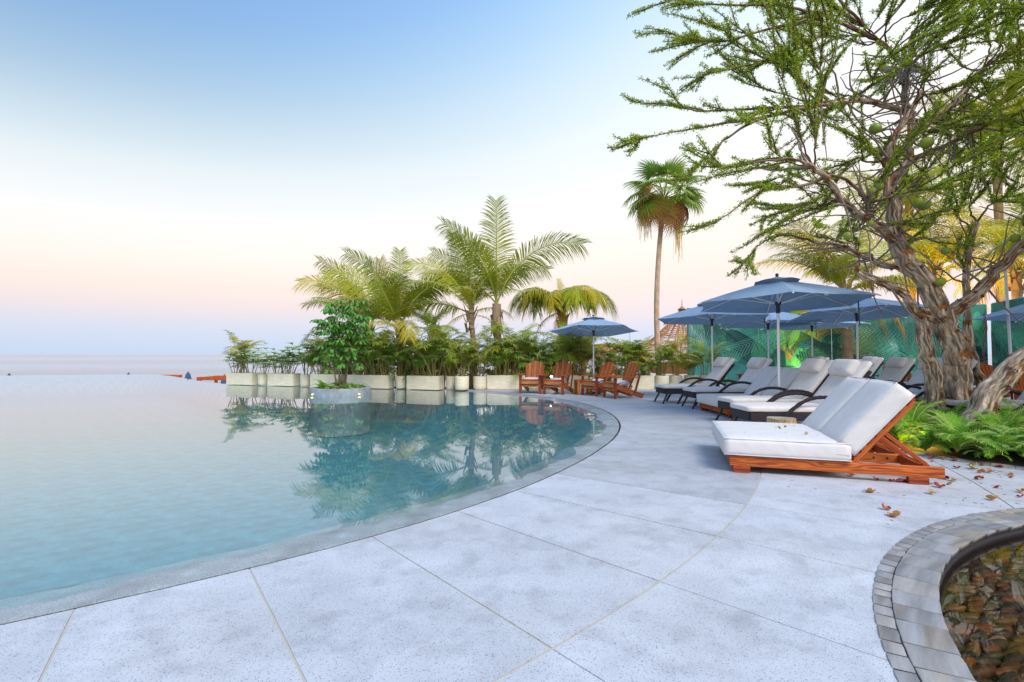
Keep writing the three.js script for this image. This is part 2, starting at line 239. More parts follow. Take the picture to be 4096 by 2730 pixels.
{
  const pool = setting('infinity_pool', 'curved infinity pool with pale teal basin and wet granite lip', 'pool');
  flat('pool_floor', poolOutline, -1.22, M.tile, pool);
  const lip = new MB(), bas = new MB(), t0 = -47, t1 = 112, n = 640;
  const prof = (d, th, i) => { const w = (fbm(th * 0.36, 3.3, 7, 3) - 0.5) * 0.034 + (fbm(th * 1.5, 1.1, 17, 2) - 0.5) * 0.007; return d < 0.05 ? -0.004 - d * 0.1 : d < 0.48 ? -0.009 - 0.052 * Math.pow((d - 0.05) / 0.43, 1.25) + w * sstep(0.05, 0.25, d) : -0.061 + w; };
  const ds = [0, 0.02, 0.06, 0.12, 0.18, 0.24, 0.3, 0.36, 0.42, 0.48];
  for (let i = 0; i <= n; i++) { const th = t0 + (t1 - t0) * i / n, r0 = RA(th); ds.forEach(d => { const p = pol(r0 - d, th, prof(d, th)); lip.v(p.x, p.y, p.z, r0 * R(th), d); }); const e = pol(r0, th, -0.2); lip.v(e.x, e.y, e.z, r0 * R(th), -0.2); }
  const W = ds.length + 1;
  for (let i = 0; i < n; i++) { for (let k = 0; k < ds.length - 1; k++) { const a = i * W + k; lip.q(a, a + 1, a + W + 1, a + W); } const a = i * W; lip.q(a, a + W, a + W + W - 1, a + W - 1); }
  mesh('pool_lip', lip, M.lip, pool);
  const slot = new MB(); for (let i = 0; i <= 320; i++) { const th = t0 + (t1 - t0) * i / 320; for (const [d, y] of [[0.0015, -0.007], [0.0015, -0.03], [0.03, -0.03]]) { const p = pol(RA(th) + d, th, y); slot.v(p.x, p.y, p.z); } } for (let i = 0; i < 320; i++) for (let k = 0; k < 2; k++) { const a = i * 3 + k; slot.q(a, a + 1, a + 4, a + 3); } mesh('drain_slot_shade', slot, M.dark, pool);  // near-black lining, paints the shade inside the drain gap
  const bd = [[0.47, -0.061], [0.7, -0.13], [1.1, -0.3], [1.7, -0.6], [2.4, -0.95], [3.1, -1.2], [3.4, -1.23]];
  for (let i = 0; i <= 160; i++) { const th = t0 + (t1 - t0) * i / 160, r0 = RA(th); bd.forEach(([d, y]) => { const p = pol(r0 - d, th, y - 0.004); bas.v(p.x, p.y, p.z, p.x, p.z); }); }
  for (let i = 0; i < 160; i++) for (let k = 0; k < bd.length - 1; k++) { const a = i * bd.length + k; bas.q(a, a + 1, a + bd.length + 1, a + bd.length); }
  mesh('pool_slope', bas, M.tile, pool);
  const wall = new MB(), rim = poolOutline.slice(160), ctr = V(-15, 0, -14);
  rim.forEach((p, i) => { const o = p.clone().sub(ctr).setY(0).normalize().multiplyScalar(0.16); const u = i * 0.6; wall.v(p.x, -2.6, p.z, u, 0); wall.v(p.x, WATER - 0.006, p.z, u, 2); wall.v(p.x + o.x, WATER - 0.02, p.z + o.z, u, 2.2); wall.v(p.x + o.x, -3.6, p.z + o.z, u, 5); });
  for (let i = 0; i < rim.length - 1; i++) for (let k = 0; k < 3; k++) { const a = i * 4 + k; wall.q(a, a + 1, a + 5, a + 4); }
  mesh('infinity_wall', wall, M.granite, pool);
  const water = setting('pool_water', 'still reflective water filling the pool', 'water');
  const wm = new THREE.MeshPhysicalMaterial({ color: L(0.80, 0.95, 0.97), roughness: 0.02, transmission: 1, thickness: 0, ior: 1.7, bumpMap: ripple, bumpScale: 0.0007 });
  const inner = poolOutline.map(p => p);
  flat('water_surface', inner, WATER, wm, water);
}
// pond circle on the right
const PX = 4.66, PZ = -0.34, PR = 3.57, PI_ = 3.31;
{
  const deck = setting('pool_deck', 'pale speckled terrazzo deck in large curved slabs', 'deck');
  const rings = [0, 10.9, 12.67, 14.44, 16.2, 18, 19.8, 21.6, 23.4, 25.2, 27.5], g = 0.006, gr = new MB();
  const noise = (x, z) => {
    const a = fbm(x * 1.7 + 9, z * 1.7, 3, 4), b = fbm(x * 3.4, z * 3.4 + 7, 13, 4), c = fbm(x * 6 + 3, z * 6, 23, 2);
    let k = 0.93 + 0.12 * (a - 0.5); k *= 1 - 0.08 * sstep(0.42, 0.8, b) * sstep(0.3, 0.7, a); k *= 1 - 0.1 * sstep(0.7, 0.84, c);
    const w = sstep(0.5, 0.75, fbm(x * 1.4 + 30, z * 1.4, 33, 3)); return [k, k * (1 - 0.012 * w), k * (1 + 0.03 * (1 - w))];
  };
  const panel = (k, ta, tb) => {
    const gt = k ? 0.003 : g, r1 = rings[k + 1] - g, m = new MB(), mid = pol((k ? rings[k] : 9.1) + 0.9, (ta + tb) / 2), dist = Math.hypot(mid.x, mid.z);
    const cell = dist < 6 ? 0.085 : dist < 10 ? 0.2 : 0.45, len = R(tb - ta) * r1, nt = Math.max(2, Math.ceil(len / cell)), nr = Math.max(2, Math.ceil(1.78 / cell));
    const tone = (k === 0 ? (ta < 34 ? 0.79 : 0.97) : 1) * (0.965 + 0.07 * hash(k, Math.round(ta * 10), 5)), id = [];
    for (let i = 0; i <= nt; i++) for (let j = 0; j <= nr; j++) {
      const th = ta + (tb - ta) * i / nt, ge = gt / (r1 * Math.PI / 180), tt = i === 0 ? th + ge : i === nt ? th - ge : th;
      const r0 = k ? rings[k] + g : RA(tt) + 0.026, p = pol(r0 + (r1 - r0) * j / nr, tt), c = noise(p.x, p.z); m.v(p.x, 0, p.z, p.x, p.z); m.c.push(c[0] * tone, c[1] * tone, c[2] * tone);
    }
    const w = nr + 1; let any = false; const keep = (a) => { const x = m.p[a * 3] - PX, z = m.p[a * 3 + 2] - PZ; return Math.hypot(x, z) > PI_ + 0.03; };
    for (let i = 0; i < nt; i++) for (let j = 0; j < nr; j++) { const a = i * w + j; if (keep(a) && keep(a + 1) && keep(a + w) && keep(a + w + 1)) { m.q(a, a + w, a + w + 1, a + 1); any = true; } }
    if (!any) return;
    const side = (list, rev) => { const b = m.n; list.forEach(a => { for (const y of [0, -0.05]) { m.v(m.p[a * 3], y, m.p[a * 3 + 2], m.p[a * 3], m.p[a * 3 + 2] + y); m.c.push(0.85, 0.83, 0.8); } }); for (let i = 0; i < list.length - 1; i++) if (keep(list[i]) && keep(list[i + 1])) rev ? m.q(b + 2 * i, b + 2 * i + 1, b + 2 * i + 3, b + 2 * i + 2) : m.q(b + 2 * i, b + 2 * i + 2, b + 2 * i + 3, b + 2 * i + 1); };
    const seq = (n, f) => Array.from({ length: n }, (_, q) => f(q));
    side(seq(nt + 1, i => i * w), false); side(seq(nt + 1, i => i * w + nr), true); side(seq(nr + 1, j => j), true); side(seq(nr + 1, j => nt * w + j), false);
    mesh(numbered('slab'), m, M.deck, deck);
  };
  for (let k = 0; k < rings.length - 1; k++) {
    const st = k < 3 ? 4.5 : 9, lo = k === 0 ? -46 : k < 5 ? -55 : -46, hi = k < 2 ? 75 : k < 4 ? 66 : 44;
    const ts = []; for (let t = 35 - 4.5 * 24; t < 80; t += st) if (t >= lo - 4 && t <= hi) ts.push(t);
    for (let i = 0; i < ts.length - 1; i++) {
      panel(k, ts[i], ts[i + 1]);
      const a = pol(k ? rings[k] : RA(ts[i]) + 0.02, ts[i]), b = pol(rings[k + 1], ts[i]), n = V(-(b.z - a.z), 0, b.x - a.x).normalize().multiplyScalar(0.012); const y = -0.0045;
      for (let s = 0; s < 12; s++) { const p = a.clone().lerp(b, s / 12), q = a.clone().lerp(b, (s + 1) / 12); if (Math.min(Math.hypot(p.x - PX, p.z - PZ), Math.hypot(q.x - PX, q.z - PZ)) > PI_ + 0.04) gr.face([V(p.x - n.x, y, p.z - n.z), V(p.x + n.x, y, p.z + n.z), V(q.x + n.x, y, q.z + n.z), V(q.x - n.x, y, q.z - n.z)]); }
      for (let s = 0; s < 4; s++) { const q = [0, 1].map(e => ts[i] + st * (s + e) / 4); const c = [pol(rings[k + 1] - 0.012, q[0], y - 0.001), pol(rings[k + 1] + 0.012, q[0], y - 0.001), pol(rings[k + 1] + 0.012, q[1], y - 0.001), pol(rings[k + 1] - 0.012, q[1], y - 0.001)]; if (Math.hypot(c[0].x - PX, c[0].z - PZ) > PI_ + 0.1) gr.face(c); }
    }
  }
  mesh('joint_grout', gr, M.grout, deck);
  const ledge = new MB(), a = V(PL[0][0], 0, PL[0][1]), b = V(PL[1][0], 0, PL[1][1]), d = b.clone().sub(a).normalize(), nn = V(d.z, 0, -d.x);
  ledge.beam(a.clone().add(nn.clone().multiplyScalar(0.62)).setY(-0.2), b.clone().add(d.clone().multiplyScalar(0.9)).add(nn.clone().multiplyScalar(0.62)).setY(-0.2), 1.2, 0.36, 0.01);
  mesh('planter_ledge', ledge, M.granite, deck);
}
{
  const pond = setting('pebble_pond', 'round shallow pond with grey stone rim and pebble bed', 'pond');
  const SM = [[0.52, 0.51, 0.50], [0.58, 0.56, 0.53], [0.46, 0.46, 0.47], [0.57, 0.54, 0.51], [0.53, 0.53, 0.55], [0.42, 0.41, 0.40]].map(c => std(L(...c), 0.75, { map: stoneTex, bumpMap: stoneTex, bumpScale: 0.006 }));
  const rnd = rng(77), P = (r, a, y) => V(PX + r * Math.cos(a), y, PZ + r * Math.sin(a));
  const stone = (r0, r1, a0, a1, top, mb) => {
    const ns = 3, dy = [0, 0, 0, 0].map(() => (rnd() - 0.5) * 0.004), off = rnd() * 5, T = [], B = [];
    for (let i = 0; i <= ns; i++) { const a = a0 + (a1 - a0) * i / ns, j = (rnd() - 0.5) * 0.004; const row = [[r0 + j, top - 0.006 + dy[0]], [r0 + 0.004 + j, top + dy[0]], [r1 - 0.003 + j * 0.6, top + dy[1]], [r1 + j * 0.6, top - 0.004], [r1 + j * 0.6, -0.025], [r0 + j, -0.025]]; T.push(row.map(([r, y]) => { const e = (i === 0 || i === ns) && y > top - 0.009 ? -0.003 : 0; const p = P(r, a, y + e); return mb.v(p.x, p.y, p.z, a * r * 0.6 + off, r * 0.6 + y + off); })); }
    for (let i = 0; i < ns; i++) for (let k = 0; k < 6; k++) { const k2 = (k + 1) % 6; mb.q(T[i][k], T[i][k2], T[i + 1][k2], T[i + 1][k]); }
    for (const e of [0, ns]) { const t = T[e]; for (let k = 1; k < 5; k++) e ? mb.t(t[0], t[k], t[k + 1]) : mb.t(t[0], t[k + 1], t[k]); }
  };
  const lo = R(190), hi = R(285), rest = new MB();
  for (const [r0, r1, w, top, nm] of [[PR - 0.075, PR, 0.1, 0.007, 'edge_stone'], [PI_, PR - 0.0765, 0.2, 0.009, 'rim_stone']]) {
    let a = 0; while (a < 2 * Math.PI - 0.02) { const da = Math.min(2 * Math.PI - a, w * (0.8 + 0.45 * rnd()) / r1); if (a > lo && a < hi) { const mb = new MB(); stone(r0, r1, a + 0.0016, a + da - 0.0016, top, mb); mesh(numbered(nm), mb, SM[Math.floor(rnd() * SM.length)], pond); } else stone(r0, r1, a + 0.0016, a + da - 0.0016, top, rest); a += da; }
  }
  mesh('rim_rest', rest, SM[0], pond);
  const bed = new MB(); for (let i = 0; i <= 96; i++) { const a = i / 96 * 2 * Math.PI; for (const [r, y] of [[PR - 0.004, 0.002], [PI_ + 0.004, 0.002]]) { const p = P(r, a, y); bed.v(p.x, p.y, p.z, r, a * 3); } } for (let i = 0; i < 96; i++) bed.q(2 * i, 2 * i + 1, 2 * i + 3, 2 * i + 2); mesh('mortar_bed', bed, M.dark, pond);
  const wall = new MB(); for (let i = 0; i <= 96; i++) { const a = i / 96 * 2 * Math.PI; for (const [r, y] of [[PI_ + 0.016, -0.008], [PI_ + 0.012, -0.05], [PI_ + 0.004, -0.055], [PI_ + 0.004, -0.34]]) { const p = P(r, a, y); wall.v(p.x, p.y, p.z, a * 3.3, y); } } for (let i = 0; i < 96; i++) for (let k = 0; k < 3; k++) { const b = i * 4 + k; wall.q(b, b + 1, b + 5, b + 4); }
  mesh('pond_wall', wall, std(L(0.035, 0.03, 0.045), 0.6, { map: granite }), pond);
  const fl = new THREE.CircleGeometry(PI_ + 0.03, 64); fl.rotateX(-Math.PI / 2); fl.translate(PX, -0.19, PZ); mesh('pond_floor', fl, std(L(0.16, 0.19, 0.20), 0.9), pond);
  const pm = [[0.24, 0.06, 0.006], [0.33, 0.11, 0.008], [0.14, 0.045, 0.012], [0.03, 0.026, 0.026], [0.055, 0.045, 0.045], [0.12, 0.075, 0.03], [0.22, 0.12, 0.02], [0.05, 0.035, 0.04], [0.50, 0.38, 0.24]].map(c => std(L(...c), 0.55, { map: stoneTex }));
  const pg = [0, 1, 2, 3].map(s => { const g = new THREE.SphereGeometry(1, 10, 7), Q = g.attributes.position; for (let k = 0; k < Q.count; k++) { const x = Q.getX(k), y = Q.getY(k), z = Q.getZ(k), f = 1 + 0.22 * (vn(x * 1.6 + s * 5, z * 1.6 + y, s) - 0.5); Q.setXYZ(k, x * f, y * f, z * f * (1 - 0.14 * x)); } g.computeVertexNormals(); return g; });
  const far = [];
  for (let x = -3.35; x < 3.3; x += 0.1) for (let z = -3.3; z < 3.3; z += 0.04) {
    const row = Math.round((z + 3.3) / 0.04), px = x + (row % 2) * 0.05 + (rnd() - 0.5) * 0.03, pz = z + (rnd() - 0.5) * 0.018; if (Math.hypot(px, pz) > PI_ - 0.015) continue;
    const wx = PX + px, wz = PZ + pz; if (wz > -0.9 || wx > 5.2) continue; if (fbm(wx * 5, wz * 5, 91, 2) > 0.85) continue;
    far.push({ x: wx, z: wz, d: Math.hypot(wx - 0, wz) + (wx / -wz > 1.1 ? 50 : 0), a: (rnd() - 0.5) * 0.5 + 0.25, s: 0.8 + rnd() * 0.45, m: rnd() < 0.05 ? 8 : Math.floor(rnd() * 8), g: Math.floor(rnd() * 4), y: (rnd() - 0.5) * 0.02 });
  }
  far.sort((a, b) => a.d - b.d);
  const mk = (o, p) => { o.position.set(p.x, -0.165 + p.y, p.z); o.rotation.set((rnd() - 0.5) * 0.3, p.a, (rnd() - 0.5) * 0.25); o.scale.set(0.064 * p.s, 0.022 * p.s, 0.025 * p.s); };
  far.slice(0, 300).forEach(p => mk(mesh(numbered('pebble'), pg[p.g], pm[p.m], pond), p));
  const restp = far.slice(300), byM = pm.map(() => new MB()); const tmp = new THREE.Object3D();
  const im = new THREE.InstancedMesh(pg[0], std(L(1, 1, 1), 0.55, { map: stoneTex }), restp.length); restp.forEach((p, k) => { mk(tmp, p); tmp.updateMatrix(); im.setMatrixAt(k, tmp.matrix); im.setColorAt(k, pm[p.m].color); }); im.name = 'pebble_bed'; im.castShadow = im.receiveShadow = true; stuff(im); pond.add(im);
  const pw = setting('pond_water', 'clear shallow water over the pond pebbles', 'water');
  const wg = new THREE.CircleGeometry(PI_ + 0.003, 96); wg.rotateX(-Math.PI / 2); wg.translate(PX, -0.06, PZ); const uv = wg.attributes.uv, Q = wg.attributes.position; for (let k = 0; k < Q.count; k++) uv.setXY(k, Q.getX(k), Q.getZ(k));
  mesh('pond_surface', wg, new THREE.MeshPhysicalMaterial({ color: L(0.74, 0.68, 0.58), roughness: 0.01, transmission: 1, thickness: 0, ior: 1.33, bumpMap: ripple, bumpScale: 0.004 }), pw);
}
// ------------------------------------------------------------------ furniture
const mat4 = (x, y, z, rx = 0, ry = 0, rz = 0) => new THREE.Matrix4().compose(V(x, y, z), new THREE.Quaternion().setFromEuler(new THREE.Euler(rx, ry, rz)), V(1, 1, 1));
function makeDaybed(label, pos, turn) {                          // local: x from foot to head, z across, near side at +z
  const t = thing('daybed', label, 'daybed', pos, turn, 'low wooden double daybeds'), Lb = 1.84, Wd = 1.34, hw = Wd / 2, rnd = rng(5);
  const wood = k => WOOD[k % WOOD.length];
  for (const s of [-1, 1]) { mesh('side_rail', new MB().beam(V(0.04, 0.116, s * (hw - 0.05)), V(Lb, 0.116, s * (hw - 0.05)), 0.045, 0.1), wood(0), t); }
  for (const x of [0.08, 1.0]) mesh('cross_rail', new MB().beam(V(x, 0.112, -hw + 0.08), V(x, 0.112, hw - 0.08), 0.05, 0.09), wood(1), t);
  mesh('cross_rail', new MB().beam(V(Lb - 0.1, 0.112, -hw + 0.08), V(Lb - 0.1, 0.112, hw - 0.08), 0.05, 0.09), wood(1), t);
  mesh('middle_rail', new MB().beam(V(0.1, 0.11, 0), V(Lb - 0.06, 0.11, 0), 0.045, 0.095), wood(2), t);
  for (const x of [0.15, Lb - 0.2]) for (const s of [-1, 1]) mesh('foot', new MB().box(0.16, 0.066, 0.06, mat4(x, 0.033, s * (hw - 0.052))), wood(3), t);
  for (let k = 0; k < 9; k++) mesh('seat_slat', new MB().beam(V(0.14 + k * 0.112, 0.166, -hw + 0.06), V(0.14 + k * 0.112, 0.166, hw - 0.06), 0.075, 0.016, 0.004, V(0, 1, 0)), wood(k), t);
  const A = R(50), bx = 1.13, by = 0.175, dir = V(Math.cos(A), Math.sin(A), 0), nrm = V(-Math.sin(A), Math.cos(A), 0);
  for (const sgn of [-1, 1]) {
    for (const z of [sgn * 0.05, sgn * (hw - 0.1)]) { const p = V(bx, by - 0.03, z); mesh('backrest_rail', new MB().beam(p, p.clone().add(dir.clone().multiplyScalar(0.8)), 0.035, 0.045), wood(2), t); }
    for (let k = 0; k < 8; k++) { const c = V(bx, by, 0).add(dir.clone().multiplyScalar(0.06 + k * 0.1)).add(nrm.clone().multiplyScalar(0.008)); mesh('back_slat', new MB().beam(V(c.x, c.y, sgn * 0.03), V(c.x, c.y, sgn * (hw - 0.06)), 0.07, 0.018, 0.003, nrm), wood(k + 1), t); }
    for (const z of [sgn * 0.1, sgn * (hw - 0.16)]) { const p = V(bx, by - 0.03, z).add(dir.clone().multiplyScalar(0.42)); mesh('prop_strut', new MB().beam(p, V(p.x + 0.36, 0.15, z), 0.02, 0.04), wood(1), t); } const m = new MB(); m.beam(V(bx + 0.27 + 0.36, 0.15, sgn * 0.08), V(bx + 0.27 + 0.36, 0.15, sgn * (hw - 0.14)), 0.03, 0.03); mesh('prop_bar', m, wood(1), t);
    const g = cushion(0.78, 0.2, hw - 0.015, 0.034, 0.012, 3 + sgn, 0.005, 16); const c = mesh('back_cushion', g, M.cream, t);
    const ctr = V(bx - 0.01, by + 0.012, sgn * (hw / 2)).add(dir.clone().multiplyScalar(0.425)).add(nrm.clone().multiplyScalar(0.012));
    c.position.copy(ctr); c.rotation.z = A;
    const seam = new MB(); for (const y of [0.014, 0.19]) { const e = 0.39 - 0.009, f = (hw - 0.015) / 2 - 0.008, pts = []; for (const [x, z] of [[-e, -f], [e, -f], [e, f], [-e, f], [-e, -f]]) pts.push(V(x, y, z)); const pp = []; for (let k = 0; k < 4; k++) for (let q = 0; q < 6; q++) pp.push(pts[k].clone().lerp(pts[k + 1], q / 6)); pp.push(pts[4]); seam.tube(pp, 0.005, 5, { caps: false }); } mesh('piping', seam, M.cream, c);
  }
  for (let k = 0; k < 4; k++) mesh('peg_hole', new MB().tube([V(1.38 + k * 0.12, 0.115, 0.0215), V(1.38 + k * 0.12, 0.115, 0.0245)], 0.012, 8), M.dark, t);
  const seat = mesh('seat_mattress', cushion(1.13, 0.182, Wd + 0.02, 0.032, 0.015, 8, 0.004, 16), M.cream, t); seat.position.set(0.545, 0.172, 0);
  const seam = new MB(); for (const y of [0.012, 0.171]) { const e = 0.565 - 0.008, f = Wd / 2 + 0.002, c = [[-e, -f], [e, -f], [e, f], [-e, f], [-e, -f]], pp = []; for (let k = 0; k < 4; k++) for (let q = 0; q < 8; q++) pp.push(V(c[k][0] + (c[k + 1][0] - c[k][0]) * q / 8, y, c[k][1] + (c[k + 1][1] - c[k][1]) * q / 8)); pp.push(V(c[0][0], y, c[0][1])); seam.tube(pp, 0.005, 5, { caps: false }); } mesh('piping', seam, M.cream, seat);
  const zip = new MB(); zip.beam(V(0.43, 0.075, Wd / 2 + 0.0125), V(0.555, 0.072, Wd / 2 + 0.0125), 0.004, 0.008, 0.001); mesh('zip_flap', zip, M.cream2, seat);
  return t;
}
const bedTurn = -Math.atan2(0.30, 0.954);
// near foot corner at (2.2, -5.0); the near side is local +z
const bedAt = (x, z, turn) => { const c = Math.cos(turn), s = Math.sin(turn); return [x - (0.67 * s), 0, z - 0.67 * c]; };
makeDaybed('cream double daybed on wooden frame nearest the camera', bedAt(2.17, -5.0, bedTurn), bedTurn);
makeDaybed('cream double daybed between two wicker loungers', bedAt(3.98, -9.15, 0.02), 0.02);

function makeLounger() {                                         // local: x from foot to head
  const t = new THREE.Group(); t.name = 'wicker_lounger';
  const fr = new MB(); fr.beam(V(0.02, 0.3, -0.315), V(1.32, 0.3, -0.315), 0.035, 0.12, 0.01); fr.beam(V(0.02, 0.3, 0.315), V(1.32, 0.3, 0.315), 0.035, 0.12, 0.01); fr.beam(V(0.02, 0.3, -0.298), V(0.02, 0.3, 0.298), 0.035, 0.12, 0.01); fr.beam(V(1.3, 0.3, -0.298), V(1.3, 0.3, 0.298), 0.035, 0.12, 0.01); fr.box(1.27, 0.02, 0.6, mat4(0.66, 0.345, 0));
  mesh('wicker_base', fr, M.wicker, t);
  for (const s of [-1, 1]) mesh('leg', new MB().tube([V(0.1, 0.26, s * 0.27), V(0.03, 0.12, s * 0.29), V(-0.03, 0.0, s * 0.3)], 0.021, 8), M.darkMetal, t);
  for (const s of [-1, 1]) mesh('leg', new MB().tube([V(1.27, 0.28, s * 0.29), V(1.31, 0.12, s * 0.3), V(1.37, 0, s * 0.31)], 0.021, 8), M.darkMetal, t);
  for (const s of [-1, 1]) mesh('armrest', new MB().tube(curve([[0.3, 0, s * 0.375], [0.42, 0.2, s * 0.365], [0.58, 0.4, s * 0.36], [0.8, 0.545, s * 0.358], [1.02, 0.585, s * 0.356], [1.24, 0.555, s * 0.352], [1.48, 0.45, s * 0.345]], 36), (u, a, l) => 0.026 + 0.0035 * Math.sin(a * 2 + l * 95), 10), M.wicker, t);
  const A = R(51), d = V(Math.cos(A), Math.sin(A), 0), n = V(-Math.sin(A), Math.cos(A), 0), p0 = V(1.24, 0.35, 0);
  const bf = new MB(); for (const s of [-1, 1]) bf.beam(p0.clone().setZ(s * 0.3), p0.clone().add(d.clone().multiplyScalar(0.78)).setZ(s * 0.3), 0.035, 0.045, 0.01); for (let k = 0; k < 2; k++) { const c = p0.clone().add(d.clone().multiplyScalar(0.03 + k * 0.72)); bf.beam(c.clone().setZ(-0.282), c.clone().setZ(0.282), 0.045, 0.035, 0.01); } const c0 = p0.clone().add(d.clone().multiplyScalar(0.4)); bf.box(0.66, 0.012, 0.56, mat4(c0.x, c0.y, 0, 0, 0, A)); mesh('back_frame', bf, M.wicker, t);
  mesh('back_prop', new MB().tube([c0.clone().setZ(-0.2), V(1.62, 0.32, -0.2), V(1.62, 0.32, 0.2), c0.clone().setZ(0.2)], 0.012, 6), M.darkMetal, t);
  const seat = mesh('seat_cushion', cushion(1.3, 0.085, 0.66, 0.03, 0.012, 4, 0.006), M.cream2, t); seat.position.set(0.635, 0.362, 0);
  const bc = mesh('back_cushion', cushion(0.9, 0.085, 0.64, 0.03, 0.012, 6, 0.006), M.cream2, t); const cc = p0.clone().add(d.clone().multiplyScalar(0.44)).add(n.clone().multiplyScalar(0.03)); bc.position.copy(cc); bc.rotation.z = A;
  const pil = mesh('pillow', cushion(0.27, 0.12, 0.5, 0.055, 0.02, 9, 0.01, 22), M.pillow, t); const pc = p0.clone().add(d.clone().multiplyScalar(0.7)).add(n.clone().multiplyScalar(0.11)); pil.position.copy(pc); pil.rotation.z = A + 0.1;
  const strap = new MB(); for (const s of [-1, 1]) { const q = (a, b) => p0.clone().add(d.clone().multiplyScalar(a)).add(n.clone().multiplyScalar(b)); strap.beam(q(0.76, 0.136).setZ(s * 0.1), q(0.885, 0.13).setZ(s * 0.1), 0.14, 0.004, 0.001, n); } mesh('strap', strap, M.cream2, pil).applyMatrix4(new THREE.Matrix4().compose(pil.position, pil.quaternion, V(1, 1, 1)).invert());
  return t;
}
const lounger0 = makeLounger(); lounger0.userData = { category: 'lounger' };
[
  ['wicker lounger with taupe cushion beside the right front daybed, stump table at its side', 3.40, -7.35, -0.03],
  ['wicker lounger with taupe cushion overlapping the far daybed, umbrella pole before it', 3.70, -8.55, 0.0],
  ['wicker lounger just beyond the far daybed, orange side table behind it', 3.93, -10.95, 0.03],
  ['wicker lounger closest to the row of wooden armchairs', 3.64, -12.1, 0.04],
  ['back row wicker lounger seen above the far daybed, against the printed leaf screen', 8.2, -15.6, 0.05],
  ['back row wicker lounger partly behind the second lounger head, near brown palm trunk', 9.0, -14.4, 0.05],
  ['back row wicker lounger before an orange armchair, left of the gnarled tree', 7.5, -11.5, 0.02],
  ['back row wicker lounger whose head is behind the left stem of gnarled tree', 7.2, -10.2, 0.02],
  ['wicker lounger passing behind both stems of the gnarled tree', 6.55, -9.05, 0.0],
  ['wicker lounger behind the leaning trunk at the right edge', 7.1, -7.75, 0.0],
].forEach(([label, x, z, a]) => copyOf(lounger0, label, [x, 0, z], a, 'wicker loungers with taupe cushions'));

function makeArmchair(tones) {                                   // local: front towards +z
  const t = new THREE.Group(); t.name = 'wooden_armchair'; const w = k => tones[k % tones.length];
  for (const s of [-1, 1]) {
    mesh('front_leg', new MB().beam(V(s * 0.3, 0, 0.27), V(s * 0.3, 0.55, 0.25), 0.085, 0.04), w(1), t);
    mesh('side_rail', new MB().beam(V(s * 0.262, 0.34, 0.3), V(s * 0.262, 0.045, -0.62), 0.03, 0.13), w(3), t);
    mesh('armrest', new MB().beam(V(s * 0.325, 0.565, 0.36), V(s * 0.325, 0.575, -0.42), 0.13, 0.026), w(0), t);
    mesh('back_post', new MB().beam(V(s * 0.305, 0.14, -0.33), V(s * 0.305, 0.68, -0.5), 0.03, 0.06), w(1), t);
  }
  for (let k = 0; k < 5; k++) { const f = k / 4, z = 0.28 - f * 0.5, y = 0.415 - f * 0.155; mesh('seat_slat', new MB().beam(V(-0.275, y, z), V(0.275, y, z), 0.105, 0.022, 0.004, V(0, 0.95, 0.3)), w(k), t); }
  mesh('front_apron', new MB().beam(V(-0.275, 0.345, 0.325), V(0.275, 0.345, 0.325), 0.024, 0.085), w(4), t);
  mesh('front_stretcher', new MB().beam(V(-0.285, 0.235, 0.28), V(0.285, 0.235, 0.28), 0.024, 0.06), w(2), t);
  const A = R(24);
  for (let k = 0; k < 7; k++) {
    const f = (k - 3) / 3, xb = f * 0.215, xt = f * 0.27, len = 0.80 - 0.12 * f * f, m = new MB();
    const P = (x, l, e) => V(x, 0.24 + Math.cos(A) * l + Math.sin(A) * e, -0.19 - Math.sin(A) * l + Math.cos(A) * e), hw0 = 0.030, hw1 = 0.0385, tilt = -f * 0.045;
    const ring = (l, h, x, dl0, dl1) => [P(x - h, l + dl0, 0.011), P(x + h, l + dl1, 0.011), P(x + h, l + dl1, -0.011), P(x - h, l + dl0, -0.011)];
    const r0 = ring(0, hw0, xb, 0, 0), r1 = ring(len, hw1, xt, Math.max(0, f) * -0.0 + (f < 0 ? -0.028 * -f : 0.014 * f), f > 0 ? -0.028 * f : 0.014 * -f), off = k * 0.37;
    for (let q = 0; q < 4; q++) { const n = (q + 1) % 4; m.face([r0[q], r0[n], r1[n], r1[q]], [[0, q * 0.07 + off], [0, n * 0.07 + off], [len, n * 0.07 + off], [len, q * 0.07 + off]]); }
    m.face([r1[0], r1[1], r1[2], r1[3]]); m.face([r0[3], r0[2], r0[1], r0[0]]); mesh('back_slat', m, w(k * 2 + (k >> 1)), t);
  }
  for (const l of [0.1, 0.44, 0.66]) mesh('back_rail', new MB().beam(V(-0.3, 0.24 + Math.cos(A) * l - 0.01, -0.215 - Math.sin(A) * l), V(0.3, 0.24 + Math.cos(A) * l - 0.01, -0.215 - Math.sin(A) * l), 0.025, 0.055), w(2), t);
  const c = mesh('seat_pad', cushion(0.5, 0.055, 0.5, 0.024, 0.006, 3, 0.004, 12), M.pad, t); c.position.set(0, 0.352, 0.055); c.rotation.x = 0.3;
  const bp = mesh('back_pad', cushion(0.44, 0.03, 0.2, 0.014, 0.004, 5, 0.003, 12), M.pad, t); bp.position.set(0, 0.335, -0.215); bp.rotation.x = Math.PI / 2 - A; bp.scale.z = 0.8;
  return t;
}
const chairA = makeArmchair(REDWOOD), chairB = makeArmchair(WOOD); chairA.userData = { category: 'armchair' }; chairB.userData = { category: 'armchair' };
